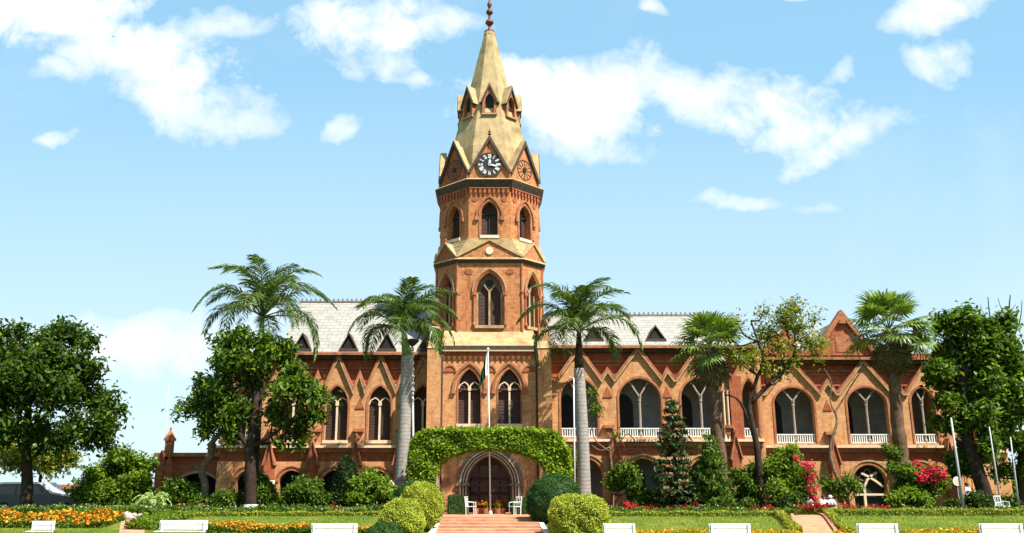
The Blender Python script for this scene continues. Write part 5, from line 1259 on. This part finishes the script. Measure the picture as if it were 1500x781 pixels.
# distant tree belt on both sides, rubble
p, o_ = blobpts([(x_, 112 + random.uniform(-5, 5), .6, random.uniform(2.0, 3.0)) for x_ in list(np.arange(-95, -30, 2.2))] + [(x_, 105 + random.uniform(-5, 5), 1.2, random.uniform(3.2, 6)) for x_ in np.arange(52, 90, 2.6)], 15000, .6, .4, 8)
tag(quads('distant_trees', leaves(p, .8, .6), L['mid']), 'low belt of distant green trees beyond the building', 'trees', kind='stuff')
for i, (px_, py_, s_) in enumerate(((186, 748, .32), (176, 752, .22), (170, 757, .2), (196, 752, .2), (205, 756, .16))):
    Y = 47.2 + .3 * i; c = Vector((xpx(px_, Y), Y, G(Y) + s_ * .35)); B = MB(); vs = []
    for j in range(7):
        for k in range(10):
            th, ph = math.pi * j / 6, 2 * math.pi * k / 10; rr = s_ * random.uniform(.8, 1.15); vs.append((c.x + rr * math.sin(th) * math.cos(ph), c.y + rr * math.sin(th) * math.sin(ph), c.z + rr * .9 * math.cos(th)))
    B.add(vs, [(j * 10 + k, j * 10 + (k + 1) % 10, (j + 1) * 10 + (k + 1) % 10, (j + 1) * 10 + k) for j in range(6) for k in range(10)])
    tag(B.build('rock', MT['rock'], smooth=False), ['largest pale rock at the head of the small brick path', 'rock just left of the largest rock by the small path', 'lowest left rock beside the marigold bed', 'rock just right of the largest rock by the small path', 'smallest rock at the right of the small path'][i], 'rock', 'rocks by the small brick path')

# ================================================================= BENCHES
def make_bench(w_):
    t = thing('garden_bench', 'x', 'bench', (0, 0, 0), 'white benches on the lawn')
    for zz_ in (.585, .785):
        B = MB(); B.box(-w_ / 2, w_ / 2, .2, .25, zz_ - .09, zz_ + .09); B.build('back_slat', MT['white'], t, local=True, bevel=.012)
    for yy_ in (-.26, -.11, .04):
        B = MB(); B.box(-w_ / 2, w_ / 2, yy_ - .065, yy_ + .065, .42, .46); B.build('seat_slat', MT['white'], t, local=True, bevel=.01)
    for s in (-1, 1):
        B = MB(); x = s * (w_ / 2 - .12)
        B.box(x - .035, x + .035, -.26, -.2, -.1, .42); B.box(x - .035, x + .035, .15, .2, -.1, .87); B.box(x - .035, x + .035, -.2, .15, .35, .415); B.build('leg_frame', MT['white'], t, local=True)
    return t
def copy_tree(o, parent=None):
    c = o.copy(); C.objects.link(c); c.parent = parent
    for ch in o.children: copy_tree(ch, c)
    return c
bp = None
for px_, ytop, wpx, lab, rz in ((62, 753, 34, 'small white bench half hidden by the marigold bed at the far left', .0), (267, 758, 72, 'white slatted bench between the small brick path and the left marigold strip', -.05), (489, 763, 68, 'white bench standing in the marigolds just left of the yellow balls', .0),
                            (908, 766, 48, 'white bench just right of the square shouldered clipped bush', .04), (1071, 767, 62, 'white bench on the lawn below the juniper', .03), (1288, 766, 62, 'white bench right of the side path below the pavilion window', .03), (1470, 766, 66, 'white bench nearest the right edge of the lawn', .04)):
    best_ = min((abs(Z(ytop, Y) - (G(Y) + .875)), Y) for Y in np.arange(36, 48.5, .05))[1]
    o = copy_tree(bp) if bp else make_bench(2.0); bp = bp or o
    o.location = (xpx(px_, best_, ytop), best_, G(best_) - (.12 if px_ != 62 else .3)); sx_ = wpx * M(ytop, best_) / 2.0; o.scale = (sx_, 1, 1); o.rotation_euler.z = rz; o['label'] = lab
# white ornate chairs by the door
def make_chair():
    t = thing('garden_chair', 'x', 'chair', (0, 0, 0), 'white ornate chairs by the doorway')
    B = MB()
    for x in (-.24, .24): B.tube([(x, .22, 0), (x, .24, .45), (x * 1.05, .3, .98)], .025, 6)
    for z_ in (.62, .95): B.tube([(-.25, .27, z_), (.25, .27, z_)], .025, 6)
    for k in range(-2, 3): B.tube([(k * .09, .25, .46), (k * .09 + .05 * (-1) ** k, .27, .72), (k * .09, .3, .95)], .014, 5)
    B.build('backrest', MT['white'], t, local=True)
    B = MB(); B.box(-.26, .26, -.24, .24, .42, .46); B.build('seat', MT['white'], t, local=True, bevel=.01)
    for x in (-.23, .23):
        B = MB(); B.tube([(x, -.22, 0), (x * .95, -.2, .43)], .025, 6); B.build('leg', MT['white'], t, local=True)
        B = MB(); B.tube([(x, -.22, .44), (x * 1.05, -.2, .66), (x * 1.08, .22, .7)], .02, 6); B.build('armrest', MT['white'], t, local=True)
    return t
c1 = make_chair(); c2 = copy_tree(c1)
for o, px_, rz, lab in ((c1, 690, 1.35, 'white ornate metal chair left of the flower pots at the door'), (c2, 754, -1.0, 'white ornate metal chair right of the flower pots at the door')):
    o.location = (xpx(px_, 51.2, 740), 51.2, .206); o.rotation_euler.z = rz; o.scale = (1.0, 1.0, 1.0); o['label'] = lab
# white plastic chair far right
o = copy_tree(c1); o.location = (xpx(1466, 51.5, 740), 51.3, .2); o.rotation_euler.z = .5; o.scale = (1.15, 1, 1.05); o['label'] = 'white chair standing on the grass under the dense tree'; del o['group']
# flower pots before the door
pot = None
for i, px_ in enumerate((697, 704, 711, 721, 729, 737)):
    t = thing('flower_pot', 'x', 'flower pot', (0, 0, 0), 'potted flowers before the door'); B = MB(); B.lathe([(.13, 0), (.19, .3), (.21, .34), (.18, .34)], (0, 0, 0), 12); B.build('pot', MT['trim'], t, local=True)
    p, o_ = blobpts([(0, 0, .5, .2)], 220, .2, .07, 6); quads('foliage', leaves(p, .11, .5), L['mid'], t)
    p, o_ = blobpts([(0, 0, .58, .2)], 130, .3, .05, 5); quads('blossom', leaves(p, .08, .9), L['redflower' if i not in (2, 4) else 'orange'], t)
    t.location = (xpx(px_, 53.5, 745), 53.5 + .25 * (i % 2), .206)
    t['label'] = ['leftmost pot of red flowers before the door', 'second pot of red flowers from the left chair', 'pot of orange flowers left of the flagpole', 'pot of red flowers just right of the flagpole', 'pot of orange flowers right of the flagpole', 'rightmost pot of red flowers before the door'][i]

# ================================================================= POLES, FLAG, LAMP
def pole(name, label, cat, Y, foot, top, r=.05, m='metal', group=None, base_m=None):
    base = px3(*foot, Y); base.z = G(Y); tp = px3(*top, Y); t = thing(name, label, cat, base, group)
    B = MB(); B.tube([base - Vector((0, 0, .1)), base.lerp(tp, .5), tp], [r, r * .85, r * .6], 8); B.build('pole', MT[m], t, smooth=True)
    B = MB(); B.lathe([(r * 2.2, 0), (r * 2.2, .12), (r * 1.3, .2)], base, 10); B.build('base', MT[m], t)
    return t, base, tp
t, b0, t0 = pole('flagpole', 'thin white flagpole with drooping flag in front of the doorway', 'flagpole', 53.4, (718.5, 745), (715, 514), .05, 'white')
B = MB(); B.lathe([(.03, 0), (.08, .06), (.08, .12), (.02, .2)], t0, 8); B.build('finial', MT['white'], t)
fx = t0.x; V = MB()
def flag_strip(u0, u1, m, nm):
    B = MB(); nu, nv = 6, 12
    for j in range(nv + 1):
        for i in range(nu + 1):
            u_ = u0 + (u1 - u0) * i / nu; v_ = j / nv; sag = u_ * (.9 + .2 * math.sin(v_ * 5))
            x = fx - .05 - u_ * .52 * (.55 + .45 * v_ ** .6) - .03 * math.sin(u_ * 14); z = t0.z - .08 - v_ * 1.35 - sag * 1.15; y = 53.4 + .09 * math.sin(u_ * 16 + v_ * 3) - .02; B.v.append((x, y, z))
    B.f = [(j * (nu + 1) + i, j * (nu + 1) + i + 1, (j + 1) * (nu + 1) + i + 1, (j + 1) * (nu + 1) + i) for j in range(nv) for i in range(nu)]
    return B.build(nm, MT[m], flag, smooth=True)
flag = thing('flag', 'limp dark green and white flag hanging from the white flagpole', 'flag', (fx, 53.4, t0.z))
flag_strip(0, .26, 'flagwhite', 'white_band'); flag_strip(.26, 1, 'flaggreen', 'green_field')
t, b0, t0 = pole('lamp_post', 'white ornate lamp post with dark bowl lamp behind the grey palm trunk', 'lamp post', 55.6, (606, 748), (604, 508), .085, 'white')
B = MB()
for k in range(7): B.lathe([(.06, 0), (.15, .08), (.13, .2), (.06, .3)], Vector((t0.x - .02 + .012 * k, 55.6, t0.z - .3 - .42 * k)), 10)
B.build('ornament', MT['white'], t)
B = MB(); B.lathe([(.05, 0), (.2, .12), (.4, .32), (.42, .42), (.1, .5)], t0, 12); B.tube([t0 + Vector((.28, 0, .35)), t0 + Vector((.45, 0, .8)), t0 + Vector((.5, 0, 1.15))], [.05, .05, .02], 6); B.build('lamp_bowl', MT['slateedge'], t)
t, b0, t0 = pole('conduit_pole', 'slim white pole with short arm left of the right feather palm trunk', 'pole', 53.8, (842, 745), (840.5, 554), .055, 'white')
B = MB(); B.tube([t0, t0 + Vector((-.38, 0, .05))], .04, 6); B.build('arm', MT['white'], t)
for f_, tp_, lab in (((1412, 747), (1393, 612), 'thick grey pole leaning in view left of the dense tree trunk'), ((1467, 747), (1449, 625), 'middle pale pole beside the white chair under the dense tree'), ((1493, 747), (1480, 640), 'thin pale pole nearest the right edge')):
    Y = 51.8; base = px3(*f_, Y); tp = px3(base.x, 0, Y) if False else px3(*tp_, Y); pole('pole', lab, 'pole', Y, f_, tp_, .085 if f_[0] == 1412 else .055, 'metal', 'poles on the right lawn')
# radio mast behind
Y = 90; t, b0, t0 = pole('radio_mast', 'very thin distant radio mast behind the left annex', 'mast', Y, (238, 745), (247, 561), .06, 'metal')
# sign disc on red post
Y = 53; c = px3(1402, 705, Y); t = thing('round_sign', 'small round pale sign by the thick grey pole', 'sign', (c.x, Y, G(Y)))
B = MB(); B.solid(circ(c.x, c.z, .26, 16), TX(0, Y), -.03, .0); B.build('sign_plate', MT['white'], t); B = MB(); B.solid(circ(c.x, c.z, .17, 16), TX(0, Y), -.036, -.03); B.build('sign_face', MT['pale'], t)
B = MB(); B.tube([(c.x, Y + .04, .15), (c.x, Y + .04, c.z)], .03, 6); B.build('post', MT['metal'], t)
# low garden shed far left
YS = 75; x0, x1 = X(60, 720, YS), X(112, 720, YS); t = thing('brick_outhouse', 'low brown brick outhouse with flat orange edged roof behind the parked car', 'outhouse', ((x0 + x1) / 2, YS, .2))
B = MB(); B.box(x0, x1, YS, YS + 4, .1, Z(716, YS)); B.build('wall', MT['red'], t); B = MB(); B.box(x0 - .3, x1 + .3, YS - .4, YS + 4.3, Z(716, YS), Z(710, YS)); B.build('roof', MT['trim'], t)
B = MB(); B.box(x1 - 1.2, x1 - .4, YS - .03, YS + .0, .2, 1.4); B.build('door', MT['louvre'], t)

# ================================================================= CAR
YCAR = 55.6; cx0 = X(-22, 730, YCAR); ln = X(128, 730, YCAR) - cx0; t = thing('parked_car', 'dark blue car with white roof parked in the shade under the big left tree', 'car', (cx0 + ln / 2, YCAR, .2))
zt_ = Z(708, YCAR) - .2; k = ln / 5.2
prof = [(0, .35), (0, .95), (.15, 1.1), (.35, zt_ * .97), (.9, zt_), (2.75, zt_), (3.35, 1.2), (4.7, .95), (5.15, .8), (5.2, .4), (4.95, .32), (.2, .3)]
T = TX(cx0, YCAR); B = MB(); B.solid([(a * k, .2 + b_) for a, b_ in prof], T, 0, 1.8); B.build('body', MT['carblue'], t, bevel=.05)
B = MB(); B.strip([(3.35 * k, 1.42), (2.75 * k, zt_ + .22), (.9 * k, zt_ + .22), (.35 * k, zt_ * .97 + .2)], -.05, .06, T, -.03, 1.83); B.build('roof', MT['carwhite'], t)
B = MB(); B.strip([(5.17 * k, 1.0), (4.7 * k, 1.17), (3.3 * k, 1.43)], -.03, .07, T, -.02, 1.82); B.build('bonnet', MT['carwhite'], t)
for a, b_, c_, d_ in ((.5, 1.5, .45, 1.45), (1.6, 2.6, 1.6, 2.9)):
    B = MB(); B.solid([(a * k, zt_ + .05), (c_ * k, 1.32), (d_ * k, 1.32), (b_ * k, zt_ + .05)], T, -.015, 0); B.build('side_window', MT['glass'], t)
for a in (1.0, 4.1):
    for d in (-.02, 1.62):
        B = MB(); B.solid(circ(a * k, .53, .34, 18), T, d, d + .2); wh_ = B.build('wheel', MT['tyre'], t); B = MB(); B.solid(circ(a * k, .53, .2, 12), T, d - .015, d + .215); B.build('rim', MT['metal'], wh_)
B = MB(); B.solid([(4.95 * k, 1.0), (5.17 * k, .95), (5.2 * k, .8), (4.98 * k, .82)], T, -.02, .25); B.build('headlight', MT['white'], t)

# ================================================================= PEOPLE
def person(label, loc, rz, joints, radii, edges, shirt, hair=True, s=1.0, scarf=False):
    t = thing('person', label, 'person', loc); t.rotation_euler.z = rz
    def skin(name, J, Rr, E, m, par, sub=2):
        me = bpy.data.meshes.new(name); me.from_pydata([tuple(Vector(j) * s) for j in J], E, []); o = bpy.data.objects.new(name, me); C.objects.link(o); me.materials.append(m); o.parent = par
        sk = o.modifiers.new('skin', 'SKIN'); sk.use_smooth_shade = True
        for v, r_ in zip(me.skin_vertices[0].data, Rr): v.radius = (r_[0] * s, r_[1] * s) if hasattr(r_, '__len__') else (r_ * s, r_ * s)
        me.skin_vertices[0].data[0].use_root = True; o.modifiers.new('sub', 'SUBSURF').levels = 1; o.modifiers['sub'].render_levels = sub; return o
    body = skin('body', joints, radii, edges, MT['skin'], t)
    for nm, J, Rr, E in shirt: skin(nm, J, Rr, E, MT['cloth'], t)
    hd = joints[4]; B = MB(); c = Vector(hd) * s
    B.lathe([(.05 * s, -.02 * s), (.105 * s, .0), (.115 * s, .06 * s), (.09 * s, .12 * s), (.02 * s, .145 * s)], c + Vector((0, .025 * s, .0)), 12); B.build('hair', MT['cloth'] if scarf else MT['hair'], t, smooth=True, local=True)
# standing figure: pelvis, spine, chest, neck, head, crown, arms, legs
def stand_j():
    J = [(0, 0, .95), (0, 0, 1.12), (0, 0, 1.36), (0, 0, 1.5), (0, -.01, 1.62), (0, -.01, 1.72),
         (-.18, 0, 1.42), (-.24, .0, 1.15), (-.22, -.08, .9), (-.21, -.11, .8), (.18, 0, 1.42), (.25, 0, 1.15), (.24, -.06, .9), (.23, -.09, .8),
         (-.1, 0, .9), (-.11, -.02, .5), (-.11, .02, .1), (-.11, -.12, .04), (.1, 0, .9), (.12, .06, .5), (.13, .14, .1), (.13, .02, .04)]
    Rr = [(.15, .11), (.13, .1), (.16, .11), .055, (.085, .1), .06, .065, .045, .035, .03, .065, .045, .035, .03, .09, .065, .045, .035, .09, .065, .045, .035]
    E = [(0, 1), (1, 2), (2, 3), (3, 4), (4, 5), (2, 6), (6, 7), (7, 8), (8, 9), (2, 10), (10, 11), (11, 12), (12, 13), (0, 14), (14, 15), (15, 16), (16, 17), (0, 18), (18, 19), (19, 20), (20, 21)]
    return J, Rr, E
J, Rr, E = stand_j(); Ysd = 53.5; bx = xpx(1419, Ysd, 730)
kurta = [('long_shirt', [(0, 0, 1.46), (0, 0, 1.3), (0, 0, 1.0), (0, .01, .62), (-.18, 0, 1.42), (-.245, 0, 1.15), (-.23, -.07, .92), (.18, 0, 1.42), (.255, 0, 1.15), (.245, -.05, .92)], [(.09, .08), (.185, .135), (.175, .14), (.22, .17), .085, .065, .055, .085, .065, .055], [(0, 1), (1, 2), (2, 3), (1, 4), (4, 5), (5, 6), (1, 7), (7, 8), (8, 9)]),
         ('trousers', [(0, 0, .85), (-.11, 0, .8), (-.115, -.02, .48), (-.115, .02, .13), (.11, 0, .8), (.125, .06, .48), (.135, .14, .13)], [.12, .11, .1, .07, .11, .1, .07], [(0, 1), (1, 2), (2, 3), (0, 4), (4, 5), (5, 6)])]
person('person in long white clothes walking under the dense tree by the thick pole', (bx, Ysd, .2), .6, J, Rr, E, kurta)
def sit_j(lean=.1):
    J = [(0, 0, .3), (0, -.03 * 1, .48), (0, -.08, .7), (0, -.12, .82), (0, -.16, .92), (0, -.17, 1.01),
         (-.18, -.08, .76), (-.26, -.16, .54), (-.16, -.36, .42), (-.12, -.42, .4), (.18, -.08, .76), (.27, -.16, .54), (.17, -.36, .42), (.12, -.42, .4),
         (-.12, -.05, .28), (-.24, -.42, .34), (-.12, -.4, .08), (-.1, -.52, .04), (.12, -.05, .28), (.26, -.42, .34), (.14, -.42, .08), (.12, -.54, .04)]
    _, Rr, E = stand_j(); return J, Rr, E
J, Rr, E = sit_j()
shirt = [('shirt', [(0, -.1, .8), (0, -.07, .66), (0, 0, .34), (-.18, -.08, .76), (-.265, -.16, .54), (-.19, -.3, .45), (.18, -.08, .76), (.275, -.16, .54), (.2, -.3, .45)], [(.09, .08), (.19, .14), (.19, .15), .085, .065, .055, .085, .065, .055], [(0, 1), (1, 2), (1, 3), (3, 4), (4, 5), (1, 6), (6, 7), (7, 8)]),
         ('trousers', [(0, 0, .3), (-.13, -.06, .28), (-.24, -.4, .34), (-.13, -.4, .12), (.13, -.06, .28), (.26, -.4, .34), (.14, -.41, .12)], [.14, .11, .095, .07, .11, .095, .07], [(0, 1), (1, 2), (2, 3), (0, 4), (4, 5), (5, 6)])]
for px_, rz, lab, sc_ in ((1204, .5, 'person in white squatting by the red flowers, left of a companion', False), (1216, 2.4, 'person in white squatting with back bent and white head cloth', True), (1184, -.3, 'person in white squatting low beside the bougainvillea', False)):
    Ys_ = 52.5; person(lab, (xpx(px_, Ys_, 742), Ys_, .2), rz, J, Rr, E, shirt, scarf=sc_)
# birds
def bird(label, px_, py_, Y, s):
    c = px3(px_, py_, Y); B = MB()
    B.lathe([(.02 * s, -.5 * s), (.12 * s, -.2 * s), (.13 * s, .1 * s), (.07 * s, .35 * s), (.01 * s, .5 * s)], (0, 0, 0), 8)
    t = thing('bird', label, 'bird', c); t.rotation_euler = (R(90), 0, R(50)); B.build('body', MT['black'], t, smooth=True, local=True)
    for q in (-1, 1):
        B = MB(); B.add([(0, 0, .15 * s), (q * .5 * s, .22 * s, .05 * s), (q * .95 * s, .1 * s, -.1 * s), (q * .5 * s, .2 * s, -.14 * s), (0, 0, -.15 * s), (q * .5 * s, .19 * s, 0)], [(0, 1, 5), (1, 2, 5), (2, 3, 5), (3, 4, 5), (4, 0, 5)]); B.build('wing', MT['black'], t, local=True)
bird('small dark bird flying high before the large left cloud', 166, 54, 60, .16); bird('small dark bird flying just left of the tower window', 611, 407, 58, .18)
